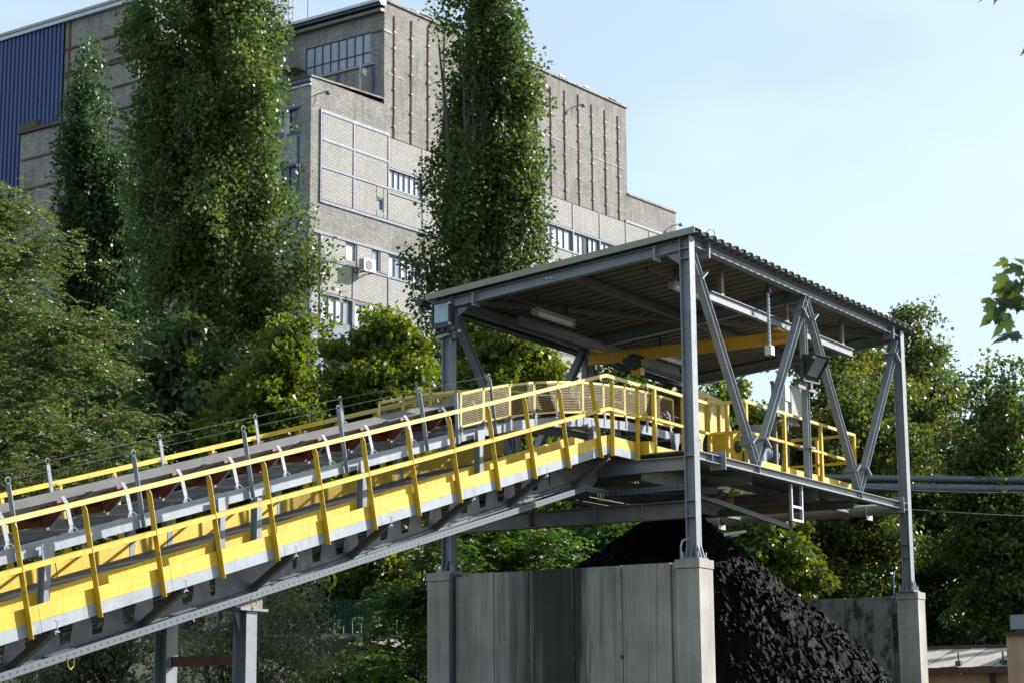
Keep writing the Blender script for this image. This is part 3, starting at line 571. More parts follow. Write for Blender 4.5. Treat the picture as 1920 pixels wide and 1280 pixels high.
q.add([(.087, -.02, rz(0)+.112), (.087, 5.03, rz(5.03)+.112), (.087, 5.03, rz(5.03)+.125), (.087, -.02, rz(0)+.125), (.30, -.02, rz(0)+.112), (.30, 5.03, rz(5.03)+.112), (.30, 5.03, rz(5.03)+.125), (.30, -.02, rz(0)+.125)], [(0,3,2,1),(4,5,6,7),(0,1,5,4),(1,2,6,5),(2,3,7,6),(3,0,4,7)])
q.build('verge_flashing', FASC, cn); MB().box(9.79, 9.81, -.02, 5.03, rz(5.03)+.02, rz(5.03)+.03)
MB().tube((-.06, 5.06, rz(5.06)-.02), (9.8, 5.06, rz(5.06)-.06), .07, n=12).build('gutter', BLACKP, cn)
MB().path([(.55, .0, 9.33), (.6, -.02, 9.40), (.78, -.02, 9.42), (.86, .0, 9.33)], .006, 5).build('wire_loop', DARKG, cn)
# side bracing between the near columns
NODE = [(2.62, 5.90), (4.88, 9.08), (7.09, 5.90)]
for (a, b) in (((.42, 8.98), NODE[0]), (NODE[1], NODE[0]), (NODE[1], NODE[2]), ((9.33, 8.98), NODE[2])):
    d = MB().ibeam((a[0], .21, a[1]), (b[0], .21, b[1]), .13, .12, (0, 0, 1), .01, .008).build('brace', STEEL, cn)
    for t in (.10, .88):
        c = Vector((a[0], .21, a[1])).lerp(Vector((b[0], .21, b[1])), t); dv2 = (Vector((b[0], 0, b[1]))-Vector((a[0], 0, a[1]))).normalized()
        MB().bar(c-dv2*.012, c+dv2*.012, .26, .24, (0, 0, 1)).build('end_plate', STEEL, d)
        for s in (-1, 1): MB().tube(c+Vector((0, s*.10, 0))-dv2*.035, c+Vector((0, s*.10, 0))+dv2*.035, .014, n=6).build('bolt', GALV, d)
pv = MB().ibeam((4.92, .27, 5.9), (4.92, .27, 9.08), .11, .11, (1, 0, 0), .01, .008).build('post', STEEL, cn); MB().box(4.82, 5.02, .15, .39, 6.42, 6.45).build('end_plate', STEEL, pv)
# bracing between the far columns
for (a, b) in (((.42, 8.55), (2.62, 5.95)), ((4.88, 8.62), (2.62, 5.95)), ((4.88, 8.62), (7.09, 5.95)), ((9.33, 8.55), (7.09, 5.95))): MB().ibeam((a[0], 4.67, a[1]), (b[0], 4.67, b[1]), .13, .12).build('brace', STEEL, cn)
MB().ibeam((4.92, 4.67, 5.95), (4.92, 4.67, 8.62), .11, .11, (1, 0, 0)).build('post', STEEL, cn)
# platform level
pb = beam('platform_beam', (.36, .21, 5.805), (9.35, .21, 5.805), .135, .15)
for x in (1.18, 9.02): MB().box(x-.01, x+.01, .07, .35, 5.66, 5.96).build('splice_plate', STEEL, pb)
for x in (.85, 2.62, 7.09): MB().box(x-.006, x+.006, .137, .2, 5.75, 5.86).build('stiffener', STEEL, pb)
beam('platform_beam', (.36, 4.67, 5.805), (9.35, 4.67, 5.805), .135, .15)
beam('cross_beam', (.26, .31, 5.675), (.26, 4.57, 5.675), .21, .16); beam('cross_beam', (.26, .31, 4.96), (.26, 4.57, 4.96), .26, .18, STEEL_D)
for y in (1.05, 1.9, 3.1): MB().box(.17, .25, y-.006, y+.006, 4.85, 5.07).build('stiffener', STEEL_D, cn)
MB().tube((9.45, .31, 5.79), (9.45, 4.57, 5.79), .108, n=18).build('cross_tube', TUBE, cn, smooth=True)
for y in (.95, 4.1): MB().box(9.30, 9.60, y-.012, y+.012, 5.60, 5.84).build('stiffener', GALV, cn)
for x in (2.62, 5.4, 7.09): beam('cross_beam', (x, .31, 5.66), (x, 4.57, 5.66), .15, .12, STEEL_D)
beam('joist', (.36, 1.15, 5.58), (2.55, 1.15, 5.58), .22, .12, STEEL_D)
for y in (1.3, 3.6): beam('joist', (.4, y, 5.80), (9.3, y, 5.80), .12, .10, STEEL_D)
MB().ibeam((.36, 4.4, 5.52), (2.6, .9, 5.52), .11, .10).build('wind_brace', STEEL_D, cn); MB().ibeam((2.8, .9, 5.51), (5.3, 4.2, 5.51), .11, .10).build('wind_brace', STEEL_D, cn)
dk = []
for i in range(8):
    x0 = .38+i*.99
    for (y0, y1) in ((.32, 1.84), (3.06, 4.55)): MB().box(x0, x0+.98, y0, y1, 5.876, 5.90).build('deck_plate', STEEL_D, cn)
    if i in (0, 1, 2, 6, 7): MB().box(x0, x0+.98, 1.85, 3.05, 5.876, 5.90).build('deck_plate', STEEL_D, cn)
MB().box(6.2, 6.26, 1.17, 1.23, 5.2, 5.6).build('hanger', STEEL_D, cn); MB().box(2.1, 2.16, 1.17, 1.23, 5.45, 5.6).build('hanger', STEEL_D, cn)
m = MB(); m.box(4.06, 4.10, .22, .27, 5.1, 5.73); m.box(4.50, 4.54, .22, .27, 5.1, 5.73); m.box(4.10, 4.50, .22, .27, 5.33, 5.37); m.box(4.10, 4.50, .22, .27, 5.10, 5.14); m.build('hanger_frame', GALV, cn)
# runway rails for the hoist crane
for y in (.55, 4.2):
    rr = MB().ibeam((1.75, y, 8.60), (7.9, y, 8.60), .16, .09).build('runway_rail', STEEL, cn)
    for x in (2.2, 4.85, 7.4): MB().box(x-.05, x+.05, y-.03, y+.03, 8.68, rz(y)-.01).build('hanger', STEEL_D, rr)
# ---------------------------------------------------------------- crane, lamps, boxes under the canopy
cr = thing('hoist_crane', 'yellow hoist crane beam marked with its load slung under the canopy roof', 'crane', (4.6, 2.4, 8.3))
MB().ibeam((4.6, .35, 8.36), (4.6, 4.42, 8.36), .20, .11, (0, 0, 1), .013, .05).build('beam', YEL_C, cr)
for y in (.55, 4.2):
    m = MB(); m.box(4.35, 4.85, y-.05, y+.05, 8.463, 8.51); m.build('end_truck', YEL_C, cr)
m = MB(); m.box(4.45, 4.75, 3.25, 3.62, 8.13, 8.30); m.tube((4.47, 3.43, 8.22), (4.73, 3.43, 8.22), .15, n=14); m.build('trolley', BLACKP, cr)
MB().box(4.52, 4.68, 3.3, 3.5, 7.98, 8.12).build('hook_block', YEL_C, cr)
fc = bpy.data.curves.new('load_text', 'FONT'); fc.body = 'Q = 10 kN'; fc.size = 0.105; fc.extrude = 0.001
fo = bpy.data.objects.new('load_text', fc); COL.objects.link(fo); bpy.context.view_layer.update()
tm = bpy.data.meshes.new_from_object(fo.evaluated_get(bpy.context.evaluated_depsgraph_get())); bpy.data.objects.remove(fo); tm.materials.append(BLACKP)
link('load_text', tm, cr, Tm(4.573-4.6, 0.93-2.4, 8.325-8.3) @ Matrix(((0, 0, -1, 0), (-1, 0, 0, 0), (0, 1, 0, 0), (0, 0, 0, 1))))
pc = thing('pendant_cable', 'grey corrugated pendant cable hanging from the canopy to a cream switch box', 'cable', (3.7, .38, 7.9))
m = MB()
for i in range(26): m.tube((3.7, .38, 8.06+i*.036), (3.7, .38, 8.09+i*.036), .026 if i % 2 else .034, n=8)
m.build('hose', GALV, pc); MB().box(3.63, 3.77, .32, .44, 7.90, 8.06).build('switch_box', WHITE, pc); MB().box(3.65, 3.75, .33, .43, 8.98, 9.06).build('ceiling_box', DARKG, pc); MB().path([(3.7, .38, 7.90), (3.73, .38, 7.8), (3.8, .45, 7.72)], .01).build('lead', BLACKP, pc)
MB().tube((3.7, .38, 9.06), (3.7, .38, 9.2), .02, n=6).build('stem', DARKG, pc)
def floodlight(loc, label, aim, tilt, sc=1.0):
    f = thing('floodlight', label, 'floodlight', loc, 'floodlights on the canopy', local=True); f.rotation_euler = (0, 0, aim)
    T_ = Matrix.Rotation(tilt, 4, 'Y')
    def tb(m): m.v = [tuple(T_ @ Vector(v)) for v in m.v]; return m
    m = MB(); m.prism([(-.10, -.16, -.18), (-.10, -.16, .18), (.06, -.16, .10), (.06, -.16, -.14)], (0, .32, 0)); tb(m).build('housing', BLACKP, f)
    m = MB(); m.box(-.13, -.101, -.175, .175, -.195, -.165); m.box(-.13, -.101, -.175, .175, .165, .195); m.box(-.13, -.101, -.175, -.145, -.165, .165); m.box(-.13, -.101, .145, .175, -.165, .165); m.box(-.125, -.1015, -.145, .145, -.165, -.115); tb(m).build('bezel', BLACKP, f)
    m = MB(); a, b = .135, .055; m.add([(-.112, -a, -.11), (-.112, a, -.11), (-.112, a, .16), (-.112, -a, .16), (-.1015, -b, -.04), (-.1015, b, -.04), (-.1015, b, .07), (-.1015, -b, .07)], [(0,1,5,4),(1,2,6,5),(2,3,7,6),(3,0,4,7),(4,5,6,7)]); tb(m).build('reflector', GALV, f)
    tb(MB().box(-.128, -.1285+.004, -.14, .14, -.112, .162)).build('front_glass', LENS, f)
    for y in (-.17, .17):
        for z in (-.15, .15): tb(MB().box(-.14, -.10, y-.012, y+.012, z-.015, z+.015)).build('clip', GALV, f)
    m = MB(); m.box(-.03, .03, -.19, -.17, -.22, .02); m.box(-.03, .03, .17, .19, -.22, .02); m.box(-.03, .03, -.19, .19, -.24, -.22); m.build('yoke', DARKG, f)
    return f
def lensmat():
    m, n, l, b = nodes('lamp_glass'); b.inputs['Base Color'].default_value = (0.9, 0.95, 0.95, 1); b.inputs['Roughness'].default_value = 0.05; b.inputs['Transmission Weight'].default_value = 1.0; b.inputs['IOR'].default_value = 1.05
    return m
LENS = lensmat()
f1 = floodlight((0.0, 4.55, 8.42), 'black floodlight with a square lens on the column beside the yellow ramp', R(-8), R(0))
f1.scale = (1.15,)*3; MB().bar((0, -.25, -.25), (.2, .35, -.25), .04, .04).build('bracket', GALV, f1); MB().path([(0, -.05, -.22), (.0, -.12, -.38), (.0, -.2, -.36), (0, -.2, -.22)], .014).build('lead', BLACKP, f1)
f2 = floodlight((4.7, .08, 7.86), 'black floodlight tilted downwards on the middle post by the cabinet', R(80), R(-35))
f2.scale = (1.35,)*3; MB().bar((0, 0, -.24), (.0, 0, -.32), .05, .05).build('bracket', DARKG, f2)
m = MB(); m.bar((4.25, .13, 7.43), (5.0, .13, 7.43), .05, .06); m.build('lamp_rail', STEEL_D, cn)
for lab, x, y, g in (('white fluorescent lamp under the roof near the low gutter side', 1.2, 3.55, 1), ('white fluorescent lamp under the roof close to the corner column', 1.6, 1.15, 1), ('white fluorescent lamp under the roof beyond the crane beam', 5.8, 3.6, 1)):
    t = thing('fluorescent_lamp', lab, 'lamp', (x, y, rz(y)-.3), 'fluorescent lamps under the canopy')
    z = rz(y)-.30
    MB().tube((x, y, z), (x+1.25, y, z), .055, n=12).build('tube', WHITE, t); MB().box(x-.03, x+1.28, y-.06, y+.06, z+.04, z+.08).build('body', GREYP, t)
    for s in (0, 1.25): MB().tube((x+s-.05, y, z), (x+s+.05, y, z), .06, n=12).build('end_cap', GREYP, t)
    MB().bar((x-.9, y, z+.12), (x+2.2, y, z+.12), .05, .05).build('conduit', BLACKP, t)
    for s in (.1, 1.1): MB().box(x+s, x+s+.03, y-.02, y+.02, z+.08, rz(y)+.04).build('hanger', DARKG, t)
cb = thing('control_cabinet', 'pale grey control cabinet with cable glands on steel posts above the platform', 'cabinet', (5.2, .62, 5.9))
MB().box(4.95, 5.45, .55, .78, 7.02, 7.58).build('cabinet_body', GREYP, cb); MB().box(4.72, 4.93, .56, .74, 7.28, 7.56).build('junction_box', GALV, cb)
for i in range(7): MB().box(4.94, 4.949, .57+i*.028, .585+i*.028, 7.06, 7.54).build('cooling_fin', WHITE, cb)
for i in range(4): MB().tube((5.02+i*.11, .66, 6.9), (5.02+i*.11, .66, 7.02), .03, n=10).build('cable_gland', GREYP, cb)
MB().box(4.74, 4.86, .58, .70, 7.0, 7.279).build('switch', GALV, cb)
for x in (4.80, 5.3): MB().bar((x, .82, 5.9), (x, .82, 7.62), .07, .05, (1, 0, 0)).build('post', STEEL_D, cb)
MB().bar((4.7, .81, 7.62), (5.5, .81, 7.62), .06, .05).build('rail', STEEL_D, cb)
MB().path([(5.1, .66, 6.9), (5.12, .7, 6.6), (4.98, .78, 6.3), (4.95, .8, 5.95)], .018, 6).build('cable', BLACKP, cb)
cc = thing('security_camera', 'white bullet camera under the platform tube', 'camera', (7.0, 3.55, 5.2))
MB().tube((7.0, 3.55, 5.30), (7.0, 3.55, 5.46), .03).build('stem', WHITE, cc); MB().tube((7.08, 3.60, 5.24), (6.86, 3.42, 5.18), .075, .075, 14).build('camera_body', WHITE, cc); MB().tube((6.86, 3.42, 5.18), (6.852, 3.413, 5.178), .045, n=12).build('lens', BLACKP, cc)
# ---------------------------------------------------------------- belt conveyor
A_ = R(14.75); TA = math.tan(A_); CA = math.cos(A_)
XK, ZK = -0.794, 7.001                                            # kink of the near handrail top
XL = -19.6
cvy = thing('belt_conveyor', 'inclined belt conveyor with yellow handrails climbing to the canopy', 'conveyor', (-8.5, 2.45, 0))
CO = OFF[cvy.name]
def zr(x): return ZK+(x-XK)*TA if x < XK else ZK                  # handrail top line
WALK = [(XL, zr(XL)), (XK, ZK), (0.372, ZK)]
def wsweep(name, prof, mt, par=cvy, pts=WALK): return MB().sweep(prof, pts).build(name, mt, par)
def rect(y0, y1, n0, n1): return [(y0, n0), (y1, n0), (y1, n1), (y0, n1)]
def Minc(x, dz=0.0, y=0.0): return Tm(x-CO.x, y-CO.y, zr(x)+dz-CO.z) @ Matrix.Rotation(-A_, 4, 'Y')
def Mflat(x, y, z): return Tm(x-CO.x, y-CO.y, z-CO.z)
Y0 = 1.14
# near handrail
nh = MB().sweep(rect(Y0-.03, Y0+.012, -.052, 0), WALK).build('near_handrail', YEL_R, cvy)
MB().sweep(rect(Y0-.03, Y0+.05, -.516, -.504), WALK).build('mid_rail', YEL, nh); MB().sweep(rect(Y0-.03, Y0-.018, -.556, -.517), WALK).build('mid_rail', YEL, nh)
post = MB(); post.prism([(-.026, -.035, -1.235), (-.026, .035, -1.235), (-.026, .035, -.055), (-.026, -.01, -.055), (-.026, -.035, -.11)], (.008, 0, 0)); post.box(-.018, .026, .026, .034, -1.235, -.06)
pm = post.mesh('post', YEL)
n_posts = 0; x = -1.22
while x > XL: link('post', pm, nh, Minc(x, 0, Y0)); x -= .985
for x in (-.55, .28): link('post', pm, nh, Mflat(x, Y0, ZK))
# flat continuation: small step, run past the corner column, step out, run along the platform edge
RAIL2 = [[(.372, Y0), (.372, 1.03), (2.65, 1.03), (2.65, .40), (7.45, .40)]][0]
hz = MB(); hm = MB()
for a, b in zip(RAIL2[:-1], RAIL2[1:]):
    for mm, z, h in ((hz, ZK-.026, .052), (hm, ZK-.53, .045)):
        dx, dy = b[0]-a[0], b[1]-a[1]; L_ = math.hypot(dx, dy); e = .02
        mm.bar((a[0]-dx/L_*e, a[1]-dy/L_*e, z), (b[0]+dx/L_*e, b[1]+dy/L_*e, z), .042, h)
ph = hz.build('platform_handrail', YEL_R, cvy); hm.build('mid_rail', YEL, ph)
pm2 = MB().box(-.03, .03, -.03, .03, -1.12, -.052).mesh('post', YEL)
for (x, y) in ((.62, 1.03), (1.65, 1.03), (2.61, 1.03), (2.65, .72), (2.69, .40), (4.25, .40), (5.85, .40), (7.42, .40)): link('post', pm2, ph, Mflat(x, y, ZK))
for a, b in (((.42, 1.03), (2.6, 1.03)), ((2.7, .40), (7.45, .40))): MB().box(a[0], b[0], a[1]+.031, a[1]+.039, 5.895, 6.06).build('toe_board', YEL, ph)
MB().box(.37, .56, 1.00, 1.16, 5.88, 6.09).build('toe_box', YEL, ph)
m = MB(); m.bar((7.45, .40, ZK-.026), (7.45, 2.0, ZK-.026), .042, .052); m.bar((7.45, .40, ZK-.53), (7.45, 2.0, ZK-.53), .042, .045); m.build('end_rail', YEL, ph)
link('post', pm2, ph, Mflat(7.45, 1.15, ZK)); link('post', pm2, ph, Mflat(7.45, 1.98, ZK))
fp = MB()
for z, h in ((ZK-.026, .052), (ZK-.53, .045)): fp.bar((2.2, 4.35, z), (8.2, 4.35, z), .042, h)
ff = fp.build('platform_handrail', YEL_R, cvy)
for x in (2.3, 3.7, 5.2, 6.7, 8.1): link('post', pm2, ff, Mflat(x, 4.35, ZK))
# near walkway: toe boards in plates, side channel in lengths, deck
SE = [-.79]
x = -1.05
while x > XL: SE.append(x); x -= 1.97
SE.append(XL)
def seg(x1, x0): return [(x0, zr(x0)), (x1, zr(x1))]
for i, (a, b) in enumerate(zip(SE[:-1], SE[1:])):
    g = .003
    pt = seg(a-g, b+g) if i else [(b+g, zr(b+g)), (XK, ZK), (.365, ZK)]
    MB().sweep(rect(1.178, 1.186, -1.084, -.926), pt).build('toe_board', YEL, cvy)
    MB().sweep([(1.176, -1.21), (1.24, -1.21), (1.24, -1.20), (1.186, -1.20), (1.186, -1.096), (1.24, -1.096), (1.24, -1.086), (1.176, -1.086)], pt).build('side_channel', STEEL_L, cvy)
    MB().sweep(rect(1.80, 1.808, -1.075, -.905), pt if i else pt[:2]+[(3.7, ZK)]).build('inner_toe_board', YEL, cvy)
    MB().sweep(rect(1.25, 1.79, -1.125, -1.10), pt).build('walkway_plate', STEEL_D, cvy)
# far walkway
FY = 3.80
fh = MB().sweep(rect(FY-.02, FY+.03, -.055, 0), [(XL, zr(XL)), (-4.4, zr(-4.4))]).build('far_handrail', YEL, cvy)
MB().sweep(rect(FY-.02, FY+.03, -.55, -.505), [(XL, zr(XL)), (XK, ZK), (.3, ZK)]).build('mid_rail', YEL, fh); MB().sweep(rect(FY-.02, FY+.03, -.055, 0), [(-4.38, zr(-4.38)), (XK, ZK), (.3, ZK)]).build('top_rail', YEL_R, fh)
pf = MB().box(-.028, .028, -.035, .035, -1.2, -.056).mesh('post', YEL); x = -4.04
while x > XL: link('post', pf, fh, Minc(x, 0, FY)); x -= .945
for x in (-3.1, -2.15, -1.2): link('post', pf, fh, Minc(x, 0, FY))
wsweep('far_toe_board', rect(3.80-.01, 3.80, -1.084, -.926), YEL); wsweep('far_side_channel', rect(3.76, 3.83, -1.21, -1.086), STEEL_L); wsweep('far_walkway_plate', rect(3.12, 3.78, -1.125, -1.10), STEEL_D)
xx = -.8
while xx > XL: MB().sweep(rect(3.10, 3.108, -1.09, -.80), seg(xx, max(XL, xx-1.95))).build('far_inner_panel', YEL, cvy); xx -= 1.97
# carrying frame: path of the belt stringer top
def zs(x):
    if x < -3.9: return zr(x)-.405
    t = min(x+3.9, 6.1); return zr(-3.9)-.405+TA*t-TA/12.2*t*t
def spath(x0, x1, step=.25):
    n = max(1, int((x1-x0)/step)) if x1 > -3.9 else 1
    xs = [x0+(x1-x0)*i/n for i in range(n+1)]
    if x0 < -3.9 < x1: xs = [x0]+[-3.9+(x1+3.9)*i/24 for i in range(25)]
    return [(q, zs(q)) for q in xs]
def dirn(x): d = Vector((.2, 0, zs(x+.1)-zs(x-.1))).normalized(); return math.atan2(d.z, d.x)
def Mp(x, y=0.0): return Tm(x-CO.x, y-CO.y, zs(x)-CO.z) @ Matrix.Rotation(-dirn(x), 4, 'Y')
seams = [XL, -17, -14.6, -12.2, -9.0, -6.6, -3.95, 3.9]
for a, b in zip(seams[:-1], seams[1:]):
    for y, s in ((1.80, 1), (3.10, -1)):
        MB().sweep([(y, 0), (y, -.142), (y+s*.06, -.142), (y+s*.06, -.132), (y+s*.01, -.132), (y+s*.01, -.01), (y+s*.06, -.01), (y+s*.06, 0)], spath(a+.003, b-.003)).build('stringer', STEEL_L, cvy)
# carrying belt and return belt
YC = 2.45
bp = [(-.42, .352), (-.22, .205), (-.20, .195), (.20, .195), (.22, .205), (.42, .352)]
prof = [(YC+y, n) for y, n in bp]+[(YC+y, n+.014) for y, n in bp[::-1]]
MB().sweep(prof, spath(XL, 4.55, .15)).build('carrying_belt', RUBBER, cvy)
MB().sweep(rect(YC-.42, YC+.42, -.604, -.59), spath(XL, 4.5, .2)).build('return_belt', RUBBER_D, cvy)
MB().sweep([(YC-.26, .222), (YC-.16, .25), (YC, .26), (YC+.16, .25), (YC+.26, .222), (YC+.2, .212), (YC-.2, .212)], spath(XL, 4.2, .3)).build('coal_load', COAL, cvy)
# troughing idlers
fr = MB()
for s in (-1, 1):
    fr.bar((0, s*.56, .03), (0, s*.535, .31), .06, .012, (0, 1, 0)); fr.bar((0, s*.535, .31), (0, s*.49, .385), .06, .012, (0, 1, 0))
    fr.bar((0, s*.555, .07), (-.075, s*.575, 0.0), .012, .02); fr.bar((0, s*.555, .07), (.075, s*.575, 0.0), .012, .02)
    fr.bar((0, s*.53, .27), (0, s*.25, .05), .03, .012, (0, 1, 0)); fr.bar((0, s*.215, .04), (0, s*.215, .12), .05, .012, (0, 1, 0))
fr.bar((0, -.56, .015), (0, .56, .015), .035, .03)
fm_ = fr.mesh('idler_frame', STEEL)
rmid = MB().tube((0, -.175, .130), (0, .175, .130), .062, n=16).mesh('roller', RED)
def wing(s): q = MB(); q.tube((0, s*.205, .117), (0, s*.472, .306), .062, n=16); q.tube((0, s*.472, .306), (0, s*.515, .336), .02, n=8); return q.mesh('roller', RED)
rw = [wing(-1), wing(1)]
ix = [-3.98-.932*i for i in range(17)]+[-3.2, -2.45, -1.7, -.95, -.2, .55, 1.3, 2.05, 2.9, 3.7]
first = None
for x in ix:
    if x < XL+.2: continue
    f = link('idler_frame', fm_, cvy, Mp(x, YC))
    for r_ in (rmid, rw[0], rw[1]): link('roller', r_, f)
rr_ = MB()
for y_ in (-.22, -.07, .07, .22): rr_.tube((0, y_-.025, -.685), (0, y_+.025, -.685), .08, n=16)
rr_.tube((0, -.6, -.685), (0, .6, -.685), .018, n=8)
rr_ = rr_.mesh('return_roller', BLACKP)
for x in [-1.0-2.8*i for i in range(7)]+[1.8]: link('return_roller', rr_, cvy, Mp(x, YC))
# legs under the stringers
lg = {}
for x in (-17.6, -14.8, -11.97, -9.13, -8.45, -6.28, -3.44, -.10, 2.75):
    zt = zs(x)-.15/CA; zb = zr(x)-1.13
    for y in (1.755, 3.145):
        s = -1 if y < 2 else 1
        l_ = MB().ibeam((x, y, zb), (x, y, zt), .10, .09, (0, 1, 0), .009, .007).build('leg', STEEL, cvy)
        if x != -8.45: MB().prism([(x-.10, y-.052, zt+.10), (x+.10, y-.052, zt+.14), (x+.085, y-.052, zt-.02), (x+.045, y-.052, zt-.10), (x-.045, y-.052, zt-.10), (x-.085, y-.052, zt-.04)], (0, .012, 0)).build('head_plate', STEEL_L, l_)
# pull cord posts with rings, and the cords
cp = MB(); cp.box(-.028, .028, -.006, .006, -.14, .66); cp2 = MB(); R_ = .035
pts = [(R_*math.cos(t*math.pi/5)-.0, 0, .70+R_*math.sin(t*math.pi/5)) for t in range(11)]; cp.path(pts, .007, 5)
cpm = cp.mesh('cord_post', STEEL); cpn = MB().box(-.006, .006, -.03, .03, -.14, .66); cpn.path(pts, .007, 5); cpn = cpn.mesh('cord_post', STEEL); nx = [-12.36-1.88*i for i in range(4)]+[-10.47, -8.54, -6.63, -4.77, -2.99]
for x in sorted(nx):
    if x > XL: link('cord_post', cpn, cvy, Mp(x, 1.76))
fxs = sorted([-10.41-1.9*i for i in range(5)]+[-8.49, -6.62, -4.73, -2.85, -.9])
for x in fxs: link('cord_post', cpm, cvy, Mp(x, 3.12))
def ringp(x, y): p = Mp(x, y) @ Vector((0, 0, .70)); return p+CO
MB().path([ringp(x, 3.12) for x in fxs]+[Vector((1.6, 3.12, 7.5))], .004, 4).build('pull_cord', DARKG, cvy); MB().path([ringp(x, 1.76) for x in sorted(nx)], .0025, 4).build('pull_cord', DARKG, cvy)
# guard panels with wire mesh on the curve
gxs = [-3.92, -3.31, -2.59, -1.88, -1.17, -.40, .27, .98, 1.71, 2.73]
def guard(x0, x1, y):
    z0, z1 = zs(x0)+.06, zs(x1)+.06; H_ = .50; m = MB(); g = .012
    a, b = Vector((x0+g, y, z0)), Vector((x1-g, y, z1))
    U = Vector((0, 0, H_))
    m.bar(a, b, .02, .03, (0, 0, 1), 0, .015); m.bar(a+U, b+U, .02, .035, (0, 0, 1), 0, -.017)
    m.bar(a, a+U, .02, .035, (1, 0, 0)); m.bar(b, b+U, .02, .035, (1, 0, 0))
    f = m.build('guard_panel', YEL_R, cvy); w = MB(); n = 20
    for i in range(1, n): t = i/n; w.bar(a+U*t, b+U*t, .005, .009)
    k = int((x1-x0)/.055)
    for i in range(1, k): c = a.lerp(b, i/k); w.bar(c, c+U, .004, .004, (1, 0, 0))
    w.build('wire_mesh', OLIVE, f)
    MB().box(x0-.025, x0+.025, y-.035 if y < 2 else y+.02, y-.02 if y < 2 else y+.035, z0-.19, z0+.02).build('guard_bracket', STEEL, f)
for a, b in zip(gxs[:-1], gxs[1:]): guard(a, b, 1.755); guard(a, b, 3.15)
MB().bar((-3.97, 1.76, zs(-3.97)-.16), (-4.02, 1.76, zs(-3.97)+.56), .05, .03, (1, 0, 0)).build('guard_post', STEEL, cvy)
for a, b in ((-5.75, -5.05), (-5.05, -4.35)):
    U = Vector((0, 0, .55)); p, q = Vector((a, 3.83, zr(a)-.60)), Vector((b, 3.83, zr(b)-.60)); m = MB()
    for i in range(12): m.bar(p+U*(i/11), q+U*(i/11), .006, .008)
    for i in range(11): c = p.lerp(q, i/10); m.bar(c, c+U, .005, .005, (1, 0, 0))
    m.build('wire_mesh', OLIVE, cvy)
# main girders: lower chord, trapezoid web plates, upper chord; knee brackets carry the walkway
for y in (1.84, 3.06):
    gp = [(XL, zr(XL)), (XK, ZK)]
    lc = MB().sweep([(y-.06, -1.655), (y+.06, -1.655), (y+.06, -1.643), (y-.06, -1.643)], gp); lc.sweep(rect(y-.006, y+.006, -1.643, -1.53), gp); lc.sweep(rect(y-.05, y-.006, -1.60, -1.592), gp)
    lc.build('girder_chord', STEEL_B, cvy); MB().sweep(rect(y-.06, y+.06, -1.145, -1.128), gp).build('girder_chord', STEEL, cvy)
    x = -1.5; k = 0
    while x > XL+.5:
        solid = (-8.95 < x < -7.75)
        c, h = x, .49*.5
        bot, top = (.17, .105) if not solid else (.245, .245)
        pl = [(c-bot, zr(c-bot)-1.53/CA), (c+bot, zr(c+bot)-1.53/CA), (c+top, zr(c+top)-1.145/CA), (c-top, zr(c-top)-1.145/CA)]
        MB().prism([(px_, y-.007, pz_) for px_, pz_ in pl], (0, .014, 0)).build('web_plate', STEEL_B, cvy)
        x -= .49; k += 1
MB().prism([(-1.3, 1.83, zr(-1.3)-1.66/CA), (-.1, 1.83, 5.33), (.17, 1.83, 5.5), (.17, 1.83, 5.84), (-.8, 1.83, 5.84), (-1.3, 1.83, zr(-1.3)-1.15/CA)], (0, .02, 0)).build('end_plate', STEEL_D, cvy)
MB().prism([(-1.3, 3.06, zr(-1.3)-1.66/CA), (-.1, 3.06, 5.33), (.17, 3.06, 5.5), (.17, 3.06, 5.84), (-.8, 3.06, 5.84), (-1.3, 3.06, zr(-1.3)-1.15/CA)], (0, .02, 0)).build('end_plate', STEEL_D, cvy)
x = -.62; kb = []
xs_ = [-2.5-1.97*i for i in range(9)]
for x in xs_+[-.62]:
    z = zr(x)
    MB().ibeam((x, 1.172, z-1.235), (x, 1.84, z-1.235), .125, .07, (0, 0, 1), .012, .008).build('cross_stub', STEEL_L if x != -.62 else STEEL_D, cvy)
    MB().bar((x, 1.83, z-1.66), (x, 1.24, z-1.28), .08, .07, (1, 0, 0)).build('knee_brace', STEEL_D, cvy)
    if x != -.62: MB().bar((x, 1.9, z-1.30), (x, 3.0, z-1.30), .08, .10).build('cross_beam', STEEL_D, cvy)
for i in range(8):
    a, b = xs_[i], xs_[i+1]; MB().bar((a, 1.9, zr(a)-1.62), (b, 3.0, zr(b)-1.62), .06, .06).build('wind_brace', STEEL_D, cvy)
# perforated cable tray slung under the near girder
def tray(p0, p1, w=.03, h=.085):
    p0, p1 = Vector(p0), Vector(p1); d = p1-p0; L_ = d.length; d.normalize(); s = d.cross(Vector((0, 0, 1))).normalized(); u = s.cross(d)
    m = MB(); m.box(0, L_, -.006, .006, -h, 0); m.box(0, L_, .006, .06, -h, -h+.008)
    me = m.mesh('cable_tray', TRAY); M4 = Matrix(((d.x, -s.x, u.x, p0.x-CO.x), (d.y, -s.y, u.y, p0.y-CO.y), (d.z, -s.z, u.z, p0.z-CO.z), (0, 0, 0, 1)))
    return link('cable_tray', me, cvy, M4)
tk = -.42
TZ = lambda x: 5.36+(x+.42)*.2545
pz = [(-18.9, 1.70, TZ(-18.9)), (-12.9, 1.70, TZ(-12.9)), (-6.9, 1.70, TZ(-6.9)), (tk, 1.70, TZ(tk)), (.32, 1.70, 5.345), (.18, .33, 5.345)]
for a, b in zip(pz[:-1], pz[1:]): tray(a, b)
tray((2.0, 1.2, 5.53), (6.3, 1.2, 5.26))
